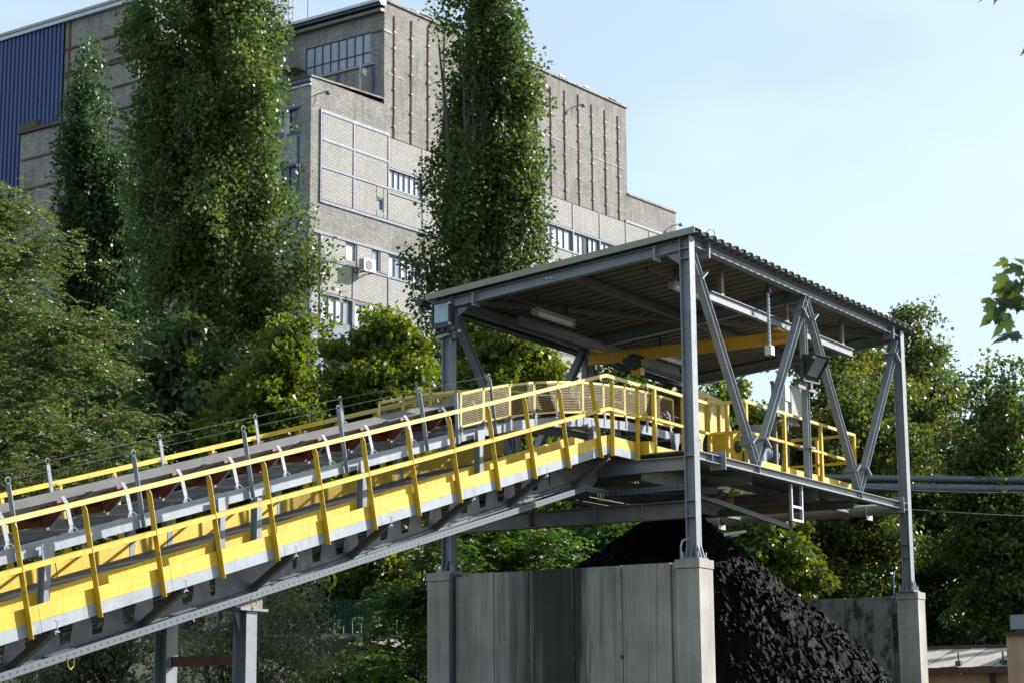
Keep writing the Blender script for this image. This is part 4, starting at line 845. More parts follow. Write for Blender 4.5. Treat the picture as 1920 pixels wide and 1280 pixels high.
for x in (-11.6, -8.55, -5.0, -.02, .06):
    z = TZ(min(x, tk)); MB().path([(x-.05, 1.69, z-.08), (x-.045, 1.69, z-.16), (x, 1.69, z-.20), (x+.045, 1.69, z-.16), (x+.05, 1.69, z-.08)], .007, 5).build('cable_loop', YEL_R, cvy)
# head pulley, chute and drive
m = MB(); m.prism([(3.75, 1.88, 6.30), (5.35, 1.88, 6.30), (5.35, 1.88, 6.85), (4.95, 1.88, 7.42), (3.95, 1.88, 7.50), (3.75, 1.88, 7.30)], (0, .02, 0)); m.prism([(3.75, 3.0, 6.30), (5.35, 3.0, 6.30), (5.35, 3.0, 6.85), (4.95, 3.0, 7.42), (3.95, 3.0, 7.50), (3.75, 3.0, 7.30)], (0, .02, 0))
m.add([(4.95, 1.9, 7.42), (4.95, 3.0, 7.42), (5.35, 3.0, 6.85), (5.35, 1.9, 6.85), (3.95, 1.9, 7.5), (3.95, 3.0, 7.5), (5.35, 1.9, 5.6), (5.35, 3.0, 5.6)], [(0, 1, 2, 3), (4, 5, 1, 0), (3, 2, 7, 6)])
hd = m.build('head_chute', YEL_R, cvy); MB().box(4.30, 4.52, 1.868, 1.878, 7.02, 7.18).build('data_plate', WHITE, hd)
for x in (3.80, 4.25, 4.75): MB().box(x, x+.05, 1.84, 1.88, 6.32, 7.38).build('stiffener', YEL, hd)
MB().tube((4.45, 2.0, 6.62), (4.45, 2.95, 6.62), .21, n=24).build('head_pulley', DARKG, hd)
m = MB(); m.add([(3.9, 1.92, 5.9), (5.3, 1.92, 5.9), (5.3, 2.98, 5.9), (3.9, 2.98, 5.9), (4.05, 2.05, 5.36), (4.9, 2.05, 5.36), (4.9, 2.85, 5.36), (4.05, 2.85, 5.36), (3.9, 1.92, 6.3), (5.3, 1.92, 6.3), (5.3, 2.98, 6.3), (3.9, 2.98, 6.3)], [(0, 1, 5, 4), (1, 2, 6, 5), (2, 3, 7, 6), (3, 0, 4, 7), (8, 9, 1, 0), (9, 10, 2, 1), (10, 11, 3, 2), (11, 8, 0, 3)]); m.build('spout', DARKG, hd)
dr = MB().tube((3.82, 1.10, 6.40), (3.82, 1.52, 6.40), .25, n=28).build('drive_guard', YEL, cvy); MB().box(3.58, 4.06, 1.11, 1.51, 6.06, 6.38).build('guard_base', YEL, dr); MB().tube((3.82, 1.53, 6.40), (3.82, 1.62, 6.40), .27, n=24).build('flange', BLACKP, dr); MB().tube((3.82, 1.06, 6.40), (3.82, 1.099, 6.40), .10, n=24).build('flange', BLACKP, dr)
mt_ = MB().tube((4.35, .98, 6.36), (4.95, .98, 6.36), .14, n=20).build('motor', STEEL, cvy); MB().box(4.12, 4.34, .78, 1.10, 6.12, 6.80).build('gearbox', STEEL, mt_); MB().box(4.14, 4.9, .85, 1.1, 5.905, 6.118).build('motor_base', STEEL_D, mt_); MB().tube((4.955, .98, 6.36), (5.06, .98, 6.36), .155, .13, 20).build('fan_cover', STEEL_L, mt_)
for i in range(8): MB().tube((4.42+i*.065, .98, 6.36), (4.435+i*.065, .98, 6.36), .155, n=20).build('cooling_fin', STEEL, mt_)
MB().box(3.5, 4.12, 1.0, 1.7, 5.902, 6.055).build('drive_base', YEL, cvy)
MB().tube((4.5, 3.3, 5.9), (4.5, 3.3, 7.55), .03).build('beacon_post', DARKG, cvy); MB().tube((4.5, 3.3, 7.55), (4.5, 3.3, 7.72), .07, .05, 12).build('beacon', RED, cvy)

# ---------------------------------------------------------------- trestle under the incline
tr = thing('steel_trestle', 'grey steel trestle with rusty cross bars under the inclined conveyor', 'trestle', (-8.52, 2.45, 0))
zt = zr(-8.52)-1.66/CA-.02
for y in (1.84, 3.06):
    c = MB().ibeam((-8.52, y, 0), (-8.52, y, zt-.16), .20, .20, (0, 1, 0), .016, .01).build('column', STEEL, tr)
    MB().box(-8.78, -8.26, y-.14, y+.14, zt-.16, zt-.13).build('cap_plate', STEEL, c)
    for s in (-1, 1): MB().prism([(-8.52+s*.10, y-.006, zt-.16), (-8.52+s*.22, y-.006, zt-.16), (-8.52+s*.10, y-.006, zt-.42)], (0, .012, 0)).build('haunch', STEEL, c)
    MB().prism([(-8.78, y-.05, zt-.128), (-8.26, y-.05, zt-.128), (-8.26, y-.05, zt+.26*TA), (-8.78, y-.05, zt-.26*TA)], (0, .10, 0)).build('bearing', STEEL_D, c)
for z in (2.50, 1.0): MB().chan((-8.52, 1.95, z), (-8.52, 2.95, z), .12, .08).build('cross_bar', RUST, tr)
# ---------------------------------------------------------------- vegetation
UV = np.array([math.sin(YAW), -math.cos(YAW), 0.0]); VV = np.array([math.cos(YAW), math.sin(YAW), 0.0])
def leaf_mesh(name, P, axis, L, Wd, mat, tint, fold=0.18, lobed=False):
    n = len(P); axis = axis/np.linalg.norm(axis, axis=1, keepdims=True)
    rnd = npr.normal(size=(n, 3)); rnd[:, 2] += 0.6*(npr.random(n))
    b = np.cross(axis, rnd); b /= np.linalg.norm(b, axis=1, keepdims=True)+1e-9; nrm = np.cross(axis, b)
    L = np.asarray(L).reshape(-1, 1)*np.ones((n, 1)); Wd = np.asarray(Wd).reshape(-1, 1)*np.ones((n, 1))
    if lobed:                                                   # five points: two side lobes and a long middle one
        loc = [(0, 0, 0), (.28, .55, 1), (.55, .28, .6), (1, 0, 0), (.55, -.28, .6), (.28, -.55, 1)]
    else: loc = [(0, 0, 0), (.45, .5, 1), (1, 0, 0), (.45, -.5, 1)]
    k = len(loc); V = np.empty((n, k, 3))
    for i, (a, c, f) in enumerate(loc): V[:, i] = P+axis*L*a+b*Wd*c+nrm*L*fold*f*.5-np.array([0, 0, 1])*L*(a*a*.10)
    me = bpy.data.meshes.new(name); me.vertices.add(n*k); me.vertices.foreach_set('co', V.reshape(-1))
    me.loops.add(n*k); me.loops.foreach_set('vertex_index', np.arange(n*k, dtype=np.int32)); me.polygons.add(n)
    me.polygons.foreach_set('loop_start', np.arange(0, n*k, k, dtype=np.int32)); me.polygons.foreach_set('loop_total', np.full(n, k, dtype=np.int32))
    me.update(calc_edges=True); at = me.attributes.new('tint', 'FLOAT', 'FACE'); at.data.foreach_set('value', np.clip(tint, 0, 1).astype(np.float32)); me.materials.append(mat); return me
def limb(m, pts, r0, r1, n=6):
    k = len(pts)-1
    for i in range(k): m.tube(pts[i], pts[i+1], r0+(r1-r0)*i/k, r0+(r1-r0)*(i+1)/k, n, False)
def tree(name, label, cat, base, outline, mat, clumps, per, cr, leaf, style='round', group=None, thick=0.8, lobed=False, tint=(.45, .22), stems=1, spray=0.0):
    """outline rows (z, left, right) in metres about the base: crown of leaf clumps round a branching trunk"""
    bx, by = base; z0 = terrain(bx, by)-.1
    t = thing(name, label, cat, (bx, by, z0), group)
    o = np.array(outline); zlo, zhi = o[0, 0], o[-1, 0]
    cz = []; w = np.interp(np.linspace(zlo, zhi, 200), o[:, 0], o[:, 2]-o[:, 1]); w = w/w.sum()
    pop = style == 'poplar'; nt = max(6, clumps//(15 if pop else 10)); qz = npr.random(clumps); qz[:nt] = (np.arange(nt)+npr.random(nt))/nt
    zc = np.interp(qz, np.concatenate([[0], np.cumsum(w)]), np.linspace(zlo, zhi, 201))
    l_, r_ = np.interp(zc, o[:, 0], o[:, 1]), np.interp(zc, o[:, 0], o[:, 2]); hw = (r_-l_)/2; mid = (l_+r_)/2
    ang = npr.random(clumps)*2*math.pi; ang[:nt] = np.arange(nt)*2.39996+npr.normal(size=nt)*.5; rad = np.sqrt(.12+.88*npr.random(clumps))
    hw2 = np.maximum(hw-cr*.55, hw*.35)
    # lumpy outline: some directions bulge
    lump = 1+.10*np.sin(3*ang+zc*1.1)+.08*np.sin(5*ang-zc*2.3)
    U = mid+hw2*np.cos(ang)*rad*np.minimum(lump, 1.1); Vd = hw2*thick*np.sin(ang)*rad*lump
    # boughs: upright tufts (poplar) or flat layered sprays, each a bundle of clumps
    hw2 = np.maximum(hw-(.22 if pop else .30), hw*.4)
    ti_ = npr.integers(0, nt, clumps); rad[:nt] = (.34+.74*np.sqrt(npr.random(nt))) if pop else (.22+.80*np.sqrt(npr.random(nt)))
    U0 = mid[:nt]+hw2[:nt]*np.cos(ang[:nt])*rad[:nt]; V0 = hw2[:nt]*thick*np.sin(ang[:nt])*rad[:nt]; z0_ = zc[:nt].copy(); bs = (.55+.9*npr.random(nt))[ti_]
    h = np.clip(npr.normal(size=clumps), -1.6, 2.0)
    if pop:
        tp = 1-.22*np.clip(h, 0, 2)                             # tufts narrow towards their tips
        U = U0[ti_]*(1-.07*h)+npr.normal(size=clumps)*.24*tp*bs; Vd = V0[ti_]*(1-.07*h)+npr.normal(size=clumps)*.24*tp*bs; zc = z0_[ti_]+h*.85*bs
    else:
        q1, q2 = npr.normal(size=clumps), npr.normal(size=clumps); U = U0[ti_]+q1*.36*bs; Vd = V0[ti_]+q2*.36*bs; zc = z0_[ti_]+h*.17*bs-.10*(q1*q1+q2*q2)*bs
    mid = (np.interp(zc, o[:, 0], o[:, 1])+np.interp(zc, o[:, 0], o[:, 2]))/2
    C3 = np.array([bx, by, 0])+U[:, None]*UV+Vd[:, None]*VV; C3[:, 2] = zc
    # trunk and limbs
    tm_ = MB(); H = zhi-z0
    for s in range(stems):
        ox, oy = (rng.uniform(-.4, .4), rng.uniform(-.4, .4)) if stems > 1 else (0, 0)
        ti = min(len(outline)-1, max(0, int(len(outline)*.8))); top = o[ti]; tu = (top[1]+top[2])/2+(ox*2 if stems > 1 else 0)
        pts = []
        for i in range(9):
            f = i/8; q = np.array([bx+ox*.3, by+oy*.3, 0])+tu*f**1.6*UV+np.array([ox, oy, 0])*f+npr.normal(0, .05, 3)*[1, 1, 0]; q[2] = z0+(top[0]-z0)*f; pts.append(Vector(q))
        limb(tm_, pts, max(.07, H*.012), .025, 8)
    tk_ = tm_.build('trunk', BARK, t, smooth=True)
    br = MB(); nb = min(clumps, 90 if style == 'round' else 110); sel = npr.choice(clumps, nb, replace=False)
    for i in sel:
        tip = Vector(C3[i]); f = max(.08, min(.9, (tip.z-z0)/max(.1, (o[ti][0]-z0))*(.72 if style == 'round' else .62)-.05*rng.random()))
        k = f*8; i0 = min(7, int(k)); root = pts[i0].lerp(pts[i0+1], k-i0)
        midp = root.lerp(tip, .5)+Vector((rng.uniform(-.15, .15), rng.uniform(-.15, .15), (.15 if style == 'round' else -.25)*abs(tip.z-root.z)*.4)); limb(br, [root, midp, tip], .035 if H > 8 else .02, .008, 5)
    br.build('limb', BARK, t)
    # leaves
    n = clumps*per; idx = np.repeat(np.arange(clumps), per); g = npr.normal(size=(n, 3)); g /= np.linalg.norm(g, axis=1, keepdims=True)
    rr = npr.random((n, 1))**.45; sz = cr*(0.6+.8*npr.random(clumps))[idx][:, None]
    el = np.array([1, 1, 1.5 if style == 'poplar' else .72])
    off = g*rr*sz*el
    if spray > 0: off += npr.normal(size=(clumps, 3))[idx]*npr.random((n, 1))*spray*[1, 1, .5]
    P = C3[idx]+off
    ax = g*.8+npr.normal(size=(n, 3))*.6; ax[:, 2] -= .25 if style != 'poplar' else 0
    sizes = leaf[0]*(.5+.9*npr.random(n)); tv = tint[0]+tint[1]*npr.normal(size=n)*.6+tint[1]*npr.normal(size=clumps)[idx]
    nc_ = clumps*(12 if style == 'poplar' else 7); k_ = npr.integers(0, clumps, nc_); axis_u = mid[k_]+(U[k_]-mid[k_])*.55; axis_v = Vd[k_]*.55      # larger inner leaves, added to block light and shade the crown
    Pi = np.array([bx, by, 0])+axis_u[:, None]*UV+axis_v[:, None]*VV+npr.normal(size=(nc_, 3))*.2; Pi[:, 2] = (zc[k_]-zlo)*.93+zlo+npr.normal(size=nc_)*.15
    P = np.concatenate([P, Pi]); ax = np.concatenate([ax, npr.normal(size=(nc_, 3))]); sizes = np.concatenate([sizes, leaf[0]*(1.2+.8*npr.random(nc_))]); tv = np.concatenate([tv, tint[0]+tint[1]*npr.normal(size=nc_)*.6])
    me = leaf_mesh('crown', P, ax, sizes, sizes*leaf[1], mat, tv, lobed=lobed)
    co = link('crown', me, t); co.location = -Vector((bx, by, z0)); return t
def frond_tree(name, label, cat, base, outline, mat, fronds, leaf, flen, group=None, tint=(.45, .25), thick=.8, stems=3):
    """compound leaves: each frond is a drooping stalk with paired leaflets"""
    bx, by = base; z0 = terrain(bx, by)-.1; t = thing(name, label, cat, (bx, by, z0), group)
    o = np.array(outline); zlo, zhi = o[0, 0], o[-1, 0]; w = np.interp(np.linspace(zlo, zhi, 200), o[:, 0], o[:, 2]-o[:, 1]); w = w/w.sum()
    nc = max(24, fronds//55); zc = np.interp(npr.random(nc), np.concatenate([[0], np.cumsum(w)]), np.linspace(zlo, zhi, 201))
    l_, r_ = np.interp(zc, o[:, 0], o[:, 1]), np.interp(zc, o[:, 0], o[:, 2]); ang = npr.random(nc)*2*math.pi; rad = np.sqrt(.1+.9*npr.random(nc)); hw = np.maximum((r_-l_)/2-flen*.45, (r_-l_)*.15)
    C3 = np.array([bx, by, 0])+((l_+r_)/2+hw*np.cos(ang)*rad)[:, None]*UV+(hw*thick*np.sin(ang)*rad)[:, None]*VV; C3[:, 2] = zc
    m = MB(); hub = []
    for s in range(stems):
        k = rng.randrange(len(outline)//2, len(outline)); tu = (o[k][1]*.5+o[k][2]*.5)*(1 if stems == 1 else rng.uniform(.3, 1.4)); pts = []
        for i in range(7):
            f = i/6; q = np.array([bx, by, 0])+tu*f**1.3*UV+npr.normal(0, .06, 3)*[1, 1, 0]; q[2] = z0+(o[k][0]-z0)*f*.93; pts.append(Vector(q))
        limb(m, pts, max(.05, (zhi-z0)*.012), .015, 7); hub.append(pts)
    m.build('trunk', BARK, t, smooth=True); br = MB()
    for i in range(min(nc, 90)):
        tip = Vector(C3[i]); pts = hub[i % len(hub)]; j = min(range(7), key=lambda q: (pts[q]-tip).length+(2 if pts[q].z > tip.z else 0)); j = max(0, j-1)
        limb(br, [pts[j], pts[j].lerp(tip, .5)+Vector((0, 0, .12)), tip], .022, .006, 5)
    br.build('limb', BARK, t)
    ci = npr.integers(0, nc, fronds); bsz = (.6+.8*npr.random(nc))[ci][:, None]; gq = npr.normal(size=(fronds, 3)); gq[:, 2] = gq[:, 2]*.5-.25*(gq[:, 0]**2+gq[:, 1]**2)*.5; st = C3[ci]+gq*bsz*flen*[.75, .75, .75]
    d = npr.normal(size=(fronds, 3)); d[:, 2] = np.abs(d[:, 2])*.25+.05; d /= np.linalg.norm(d, axis=1, keepdims=True); side = np.cross(d, [0, 0, 1]); side /= np.linalg.norm(side, axis=1, keepdims=True)+1e-9
    K = 7; fl = flen*(.6+.7*npr.random(fronds)); P, AX, TV = [], [], []; tv = tint[0]+tint[1]*npr.normal(size=fronds)
    for k in range(K):
        f = (k+1)/K; pos = st+d*(fl*f)[:, None]+np.array([0, 0, -1])*(fl*f*f*.42)[:, None]
        for s in (-1, 1):
            P.append(pos); AX.append(side*s+d*.55+np.array([0, 0, -.25])+npr.normal(size=(fronds, 3))*.15); TV.append(tv+npr.normal(size=fronds)*.08)
    P = np.concatenate(P); AX = np.concatenate(AX); TV = np.concatenate(TV); Ls = leaf[0]*(.75+.5*npr.random(len(P)))
    co = link('crown', leaf_mesh('crown', P, AX, Ls, Ls*leaf[1], mat, TV), t); co.location = -Vector((bx, by, z0)); return t
# poplars
TALL = 'tall poplars in front of the brick building'
tree('poplar_tree', 'huge bushy poplar tree in front of the shaded side of the brick building', 'tree', (17.21, 24.54), [(7.0, -.5, 1.6), (9.24, -0.72, 1.98), (10.86, -0.86, 2.37), (12.34, -1.07, 2.68), (13.67, -1.44, 2.92), (14.56, -1.64, 3.23), (15.3, -1.7, 3.32), (16.04, -1.8, 3.01), (17.52, -1.95, 2.59), (18.99, -2.21, 2.54), (20.18, -2.26, 2.42), (21.06, -2.31, 2.35), (21.95, -2.35, 2.26), (23.2, -1.9, 2.1), (24.6, -1.2, 1.6), (26.5, -.3, .7)], L_POP, 1250, 85, .42, (.12, .85), 'poplar', TALL, stems=4)
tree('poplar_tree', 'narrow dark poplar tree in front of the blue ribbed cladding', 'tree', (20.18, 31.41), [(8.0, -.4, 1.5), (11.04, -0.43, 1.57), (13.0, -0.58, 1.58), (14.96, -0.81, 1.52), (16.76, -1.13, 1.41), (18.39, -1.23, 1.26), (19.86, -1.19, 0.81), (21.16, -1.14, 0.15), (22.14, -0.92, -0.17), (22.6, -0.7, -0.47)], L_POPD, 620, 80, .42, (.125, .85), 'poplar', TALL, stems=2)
tree('poplar_tree', 'slender poplar tree covering the middle of the sunlit brick front', 'tree', (18.96, 15.82), [(7.5, -1.0, 1.0), (10.46, -1.28, 1.28), (11.86, -1.49, 1.43), (12.98, -1.58, 1.44), (13.82, -1.66, 1.48), (14.52, -1.75, 1.74), (15.22, -1.84, 1.74), (16.2, -1.74, 1.72), (17.18, -1.44, 1.48), (18.3, -1.39, 1.56), (19.13, -1.14, 1.63), (19.97, -1.18, 1.57), (20.81, -1.13, 1.43), (21.37, -0.98, 1.29), (22.5, -0.8, 1.1), (24.5, -0.19, 0.53)], L_POP, 860, 82, .40, (.115, .85), 'poplar', TALL, stems=3, tint=(.35, .2))
MID = 'broadleaf trees behind the conveyor'
tree('maple_tree', 'bright yellow green maple tree below the air conditioner', 'tree', (10.7, 13.7), [(5.5, -.8, 1.2), (7.51, -1.29, 1.87), (8.46, -1.52, 1.99), (9.18, -1.52, 1.94), (9.89, -1.21, 1.76), (10.6, -0.78, 1.4), (11.08, -0.41, 1.04), (11.41, 0.2, 0.56)], L_MAP, 420, 85, .32, (.115, .95), 'round', MID, lobed=True, tint=(.5, .2), spray=.22)
tree('maple_tree', 'yellow green maple tree at the foot of the huge bushy poplar', 'tree', (7.77, 14.6), [(5.0, -.8, 1.0), (7.04, -1.12, 1.32), (7.96, -1.34, 1.44), (8.64, -1.11, 1.45), (9.32, -0.87, 1.34), (10.0, -0.4, 1.28), (10.57, 0.19, 1.11), (10.91, 0.54, 0.83)], L_MAP, 400, 80, .32, (.115, .95), 'round', MID, lobed=True, tint=(.42, .2), spray=.22)
tree('maple_tree', 'maple tree seen through the open side of the canopy behind the floodlight column', 'tree', (15.68, 13.36), [(5.5, -.9, 1.2), (7.99, -1.3, 1.6), (9.03, -1.4, 2.1), (9.81, -1.4, 2.3), (10.8, -1.3, 2.1), (11.6, -.9, 1.5), (12.3, -.3, .6)], L_MAP, 400, 80, .34, (.12, .95), 'round', MID, lobed=True, tint=(.4, .22), spray=.22)
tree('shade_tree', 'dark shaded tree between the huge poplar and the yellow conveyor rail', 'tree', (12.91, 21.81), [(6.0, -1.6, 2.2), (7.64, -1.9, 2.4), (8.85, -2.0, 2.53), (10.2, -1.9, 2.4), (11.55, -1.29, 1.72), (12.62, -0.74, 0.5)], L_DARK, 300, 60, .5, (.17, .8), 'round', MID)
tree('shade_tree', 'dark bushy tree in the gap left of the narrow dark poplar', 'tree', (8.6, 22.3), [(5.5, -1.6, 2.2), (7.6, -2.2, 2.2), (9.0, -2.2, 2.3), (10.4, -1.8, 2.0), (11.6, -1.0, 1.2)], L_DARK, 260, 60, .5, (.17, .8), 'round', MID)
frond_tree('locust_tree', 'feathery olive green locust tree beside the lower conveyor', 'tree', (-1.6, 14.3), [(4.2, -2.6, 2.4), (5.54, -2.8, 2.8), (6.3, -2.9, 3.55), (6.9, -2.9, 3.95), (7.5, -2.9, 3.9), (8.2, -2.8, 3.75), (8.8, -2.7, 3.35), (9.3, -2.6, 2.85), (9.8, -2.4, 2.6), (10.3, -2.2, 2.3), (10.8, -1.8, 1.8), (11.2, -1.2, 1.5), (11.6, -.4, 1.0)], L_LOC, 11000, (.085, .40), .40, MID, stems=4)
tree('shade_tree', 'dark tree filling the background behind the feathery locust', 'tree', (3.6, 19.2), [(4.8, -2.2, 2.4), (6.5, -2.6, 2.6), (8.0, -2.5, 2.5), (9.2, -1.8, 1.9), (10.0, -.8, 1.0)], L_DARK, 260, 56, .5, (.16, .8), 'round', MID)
WR = 'woodland trees beyond the bunker'
tree('woodland_tree', 'tree with rusty autumn patches behind the braced canopy side', 'tree', (22.2, 6.59), [(3.5, -1.8, 1.6), (5.22, -2.1, 1.9), (6.57, -2.4, 2.2), (7.92, -2.5, 2.3), (9.26, -2.4, 2.3), (10.6, -2.1, 2.0), (11.6, -1.5, 1.5), (12.3, -0.6, 0.5)], L_WOOD, 640, 84, .34, (.10, .9), 'round', WR, tint=(.38, .3), spray=.4)
tree('woodland_tree', 'pointed green tree rising past the far canopy corner', 'tree', (27.11, 6.37), [(3.2, -.8, .8), (4.6, -0.86, 0.91), (6.05, -1.15, 1.36), (7.79, -1.28, 1.53), (9.24, -1.6, 1.75), (10.6, -1.6, 1.75), (11.7, -1.4, 1.5), (12.7, -0.9, 1.0), (13.5, -0.2, 0.3)], L_WOOD, 500, 84, .32, (.10, .9), 'round', WR, tint=(.4, .25), spray=.4)
tree('woodland_tree', 'darker tree over the grey pipes towards the small tan house', 'tree', (22.38, 2.39), [(3.0, -1.0, 1.2), (4.01, -1.1, 1.27), (5.31, -1.22, 1.41), (6.6, -1.35, 1.56), (7.9, -1.33, 1.57), (9.06, -1.06, 1.31), (9.96, -0.66, 0.79), (10.8, -0.13, 0.4)], L_WOOD, 480, 84, .32, (.10, .9), 'round', WR, tint=(.25, .25), spray=.4)
tree('woodland_tree', 'leafy tree in the dip between the pointed tree and the one over the pipes', 'tree', (28.8, 4.1), [(3.0, -1.6, 1.6), (5.0, -1.9, 1.9), (7.0, -1.9, 1.8), (9.0, -1.6, 1.5), (10.3, -1.1, .8), (11.1, -.5, .2)], L_WOOD, 500, 80, .34, (.10, .9), 'round', WR, tint=(.3, .25), spray=.4)
tree('woodland_tree', 'yellowing tree behind the middle post and cabinet', 'tree', (28.6, 8.6), [(3.5, -1.9, 1.9), (6.0, -2.2, 2.2), (8.5, -2.2, 2.2), (10.5, -1.8, 1.8), (11.8, -1.1, 1.2), (12.7, -.4, .4)], L_WOOD, 540, 80, .34, (.10, .9), 'round', WR, tint=(.42, .3), spray=.4)
tree('woodland_tree', 'bright green maple just behind the coal heap', 'tree', (15.45, 5.93), [(2.2, -.9, 1.2), (3.86, -1.1, 1.35), (4.58, -1.25, 1.6), (5.29, -1.2, 1.73), (6.01, -1.1, 1.5), (6.6, -0.7, 1.0), (7.1, -.4, .6)], L_MAP, 320, 78, .30, (.11, .95), 'round', WR, lobed=True, tint=(.3, .2))
tree('woodland_tree', 'tree seen between the crane beam and the yellow head chute', 'tree', (25.79, 12.44), [(5.5, -1.1, 2.2), (7.46, -1.18, 2.34), (8.96, -1.47, 2.51), (10.16, -1.46, 2.36), (11.06, -1.15, 2.06), (11.81, -0.53, 1.46)], L_MAP, 380, 76, .36, (.125, .9), 'round', WR, lobed=True, tint=(.45, .25))
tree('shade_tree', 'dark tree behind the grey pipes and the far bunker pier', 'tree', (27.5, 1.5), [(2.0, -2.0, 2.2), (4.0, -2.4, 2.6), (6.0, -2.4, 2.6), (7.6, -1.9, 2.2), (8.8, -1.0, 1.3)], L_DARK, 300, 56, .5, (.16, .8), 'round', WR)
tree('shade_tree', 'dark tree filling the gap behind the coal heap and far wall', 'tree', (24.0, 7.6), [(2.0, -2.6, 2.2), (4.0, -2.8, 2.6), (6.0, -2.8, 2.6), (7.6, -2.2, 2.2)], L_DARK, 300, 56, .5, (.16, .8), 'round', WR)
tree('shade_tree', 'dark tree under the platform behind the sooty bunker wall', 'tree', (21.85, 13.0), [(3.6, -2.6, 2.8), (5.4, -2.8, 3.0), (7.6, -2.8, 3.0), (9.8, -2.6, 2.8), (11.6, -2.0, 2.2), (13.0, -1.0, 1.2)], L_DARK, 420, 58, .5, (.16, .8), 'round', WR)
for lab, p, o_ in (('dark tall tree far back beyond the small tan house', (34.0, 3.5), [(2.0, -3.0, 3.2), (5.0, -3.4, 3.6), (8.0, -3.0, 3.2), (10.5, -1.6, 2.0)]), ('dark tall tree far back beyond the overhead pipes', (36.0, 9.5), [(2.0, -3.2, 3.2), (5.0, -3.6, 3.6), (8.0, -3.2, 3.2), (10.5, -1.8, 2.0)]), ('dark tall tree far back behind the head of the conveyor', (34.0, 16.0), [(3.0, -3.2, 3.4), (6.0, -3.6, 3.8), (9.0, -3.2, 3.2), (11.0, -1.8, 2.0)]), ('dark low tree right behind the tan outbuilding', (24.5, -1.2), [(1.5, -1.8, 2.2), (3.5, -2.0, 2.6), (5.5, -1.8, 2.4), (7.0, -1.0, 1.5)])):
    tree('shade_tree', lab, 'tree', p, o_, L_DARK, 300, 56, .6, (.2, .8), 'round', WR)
LOW = 'shrubs on the bank under the conveyor'
tree('willow_shrub', 'grey green willow shrub beside the steel trestle', 'shrub', (-4.35, 5.35), [(.6, -1.1, .8), (1.4, -1.2, 0.95), (2.24, -1.22, 0.99), (2.64, -1.18, 1.15), (3.04, -1.01, 1.24), (3.36, -0.72, 1.24), (3.68, -0.31, 1.28), (3.96, 0.26, 1.08)], L_WIL, 330, 62, .22, (.085, .34), 'round', LOW, stems=3, spray=.18)
frond_tree('ailanthus_shrub', 'bright green feathery shrub beside the sooty bunker pier', 'shrub', (3.62, 7.71), [(1.0, -.6, .6), (2.14, -0.68, 0.69), (2.71, -0.77, 0.79), (3.29, -0.87, 0.79), (3.86, -0.76, 0.9), (4.34, -0.47, 1.0), (4.82, -0.07, 1.1), (5.2, 0.22, 0.81)], L_AIL, 1500, (.10, .4), .38, LOW, tint=(.4, .25))
frond_tree('ailanthus_shrub', 'bright green feathery shrub showing over the bunker wall top', 'shrub', (8.07, 8.25), [(2.4, -1.0, 1.2), (4.3, -1.17, 1.64), (4.94, -1.27, 1.76), (5.47, -1.05, 1.33), (5.85, -0.62, 0.57)], L_AIL, 1500, (.11, .4), .40, LOW, tint=(.5, .22))
tree('shade_shrub', 'dark shrub hanging over the green sheet fence', 'shrub', (16.6, 19.4), [(5.0, -2.4, 2.4), (5.5, -2.4, 2.6), (6.16, -1.67, 2.31), (7.1, -0.81, 1.18)], L_DARK, 260, 56, .36, (.13, .8), 'round', LOW)
tree('shade_shrub', 'dark leafy shrub over the bunker wall beside the coal heap', 'shrub', (14.51, 9.42), [(2.8, -1.2, 1.1), (4.43, -1.32, 1.24), (5.4, -1.46, 1.39), (6.13, -1.2, 1.15), (6.75, -0.58, 0.66)], L_AIL, 240, 54, .32, (.13, .8), 'round', LOW, tint=(.2, .25))
tree('willow_shrub', 'dull willow shrub left of the steel trestle under the girder', 'shrub', (-2.43, 9.8), [(.8, -1.9, 1.6), (1.6, -2.0, 1.7), (2.39, -1.9, 1.7), (2.9, -1.8, 1.75), (3.41, -1.5, 1.6), (3.9, -1.03, 1.32)], L_WIL, 330, 56, .28, (.095, .4), 'round', LOW, stems=3, tint=(.1, .2), spray=.15)
tree('shade_shrub', 'low dark shrub on the bank below the green sheet fence', 'shrub', (7.4, 11.2), [(.6, -1.8, 1.6), (1.4, -1.9, 1.8), (2.4, -1.8, 1.6), (3.3, -1.3, 1.2)], L_DARK, 240, 54, .32, (.12, .8), 'round', LOW)
# ---------------------------------------------------------------- maple branch reaching in from beside the yard
def maple_leaf(sz):
    h = [(0, 0), (.10, .02), (.26, .12), (.30, .06), (.36, .16), (.50, .18), (.40, .28), (.52, .42), (.40, .42), (.36, .52), (.24, .44), (.16, .46), (.20, .60), (.14, .72), (.10, .80), (.06, .84), (0, 1.02)]
    pts = h+[(-x, y) for x, y in h[::-1][1:-1]]; n = len(pts)
    vs = [(x*sz, (y-.1)*sz, -abs(x)*sz*.22-y*y*sz*.12) for x, y in pts]; vs.append((0, .25*sz, .02*sz))
    m = MB(); m.add(vs, [(i, (i+1) % n, n) for i in range(n)]); return m
mb = thing('maple_tree', 'maple tree at the yard edge reaching one leafy branch into the sky', 'tree', (-13.6, -11.9, 0))
m = MB(); limb(m, [Vector((-13.6, -11.9, 0)), Vector((-13.62, -11.85, 2.5)), Vector((-13.7, -11.8, 5.0)), Vector((-13.8, -11.7, 7.5))], .16, .05, 10); m.build('trunk', BARK, mb, smooth=True)
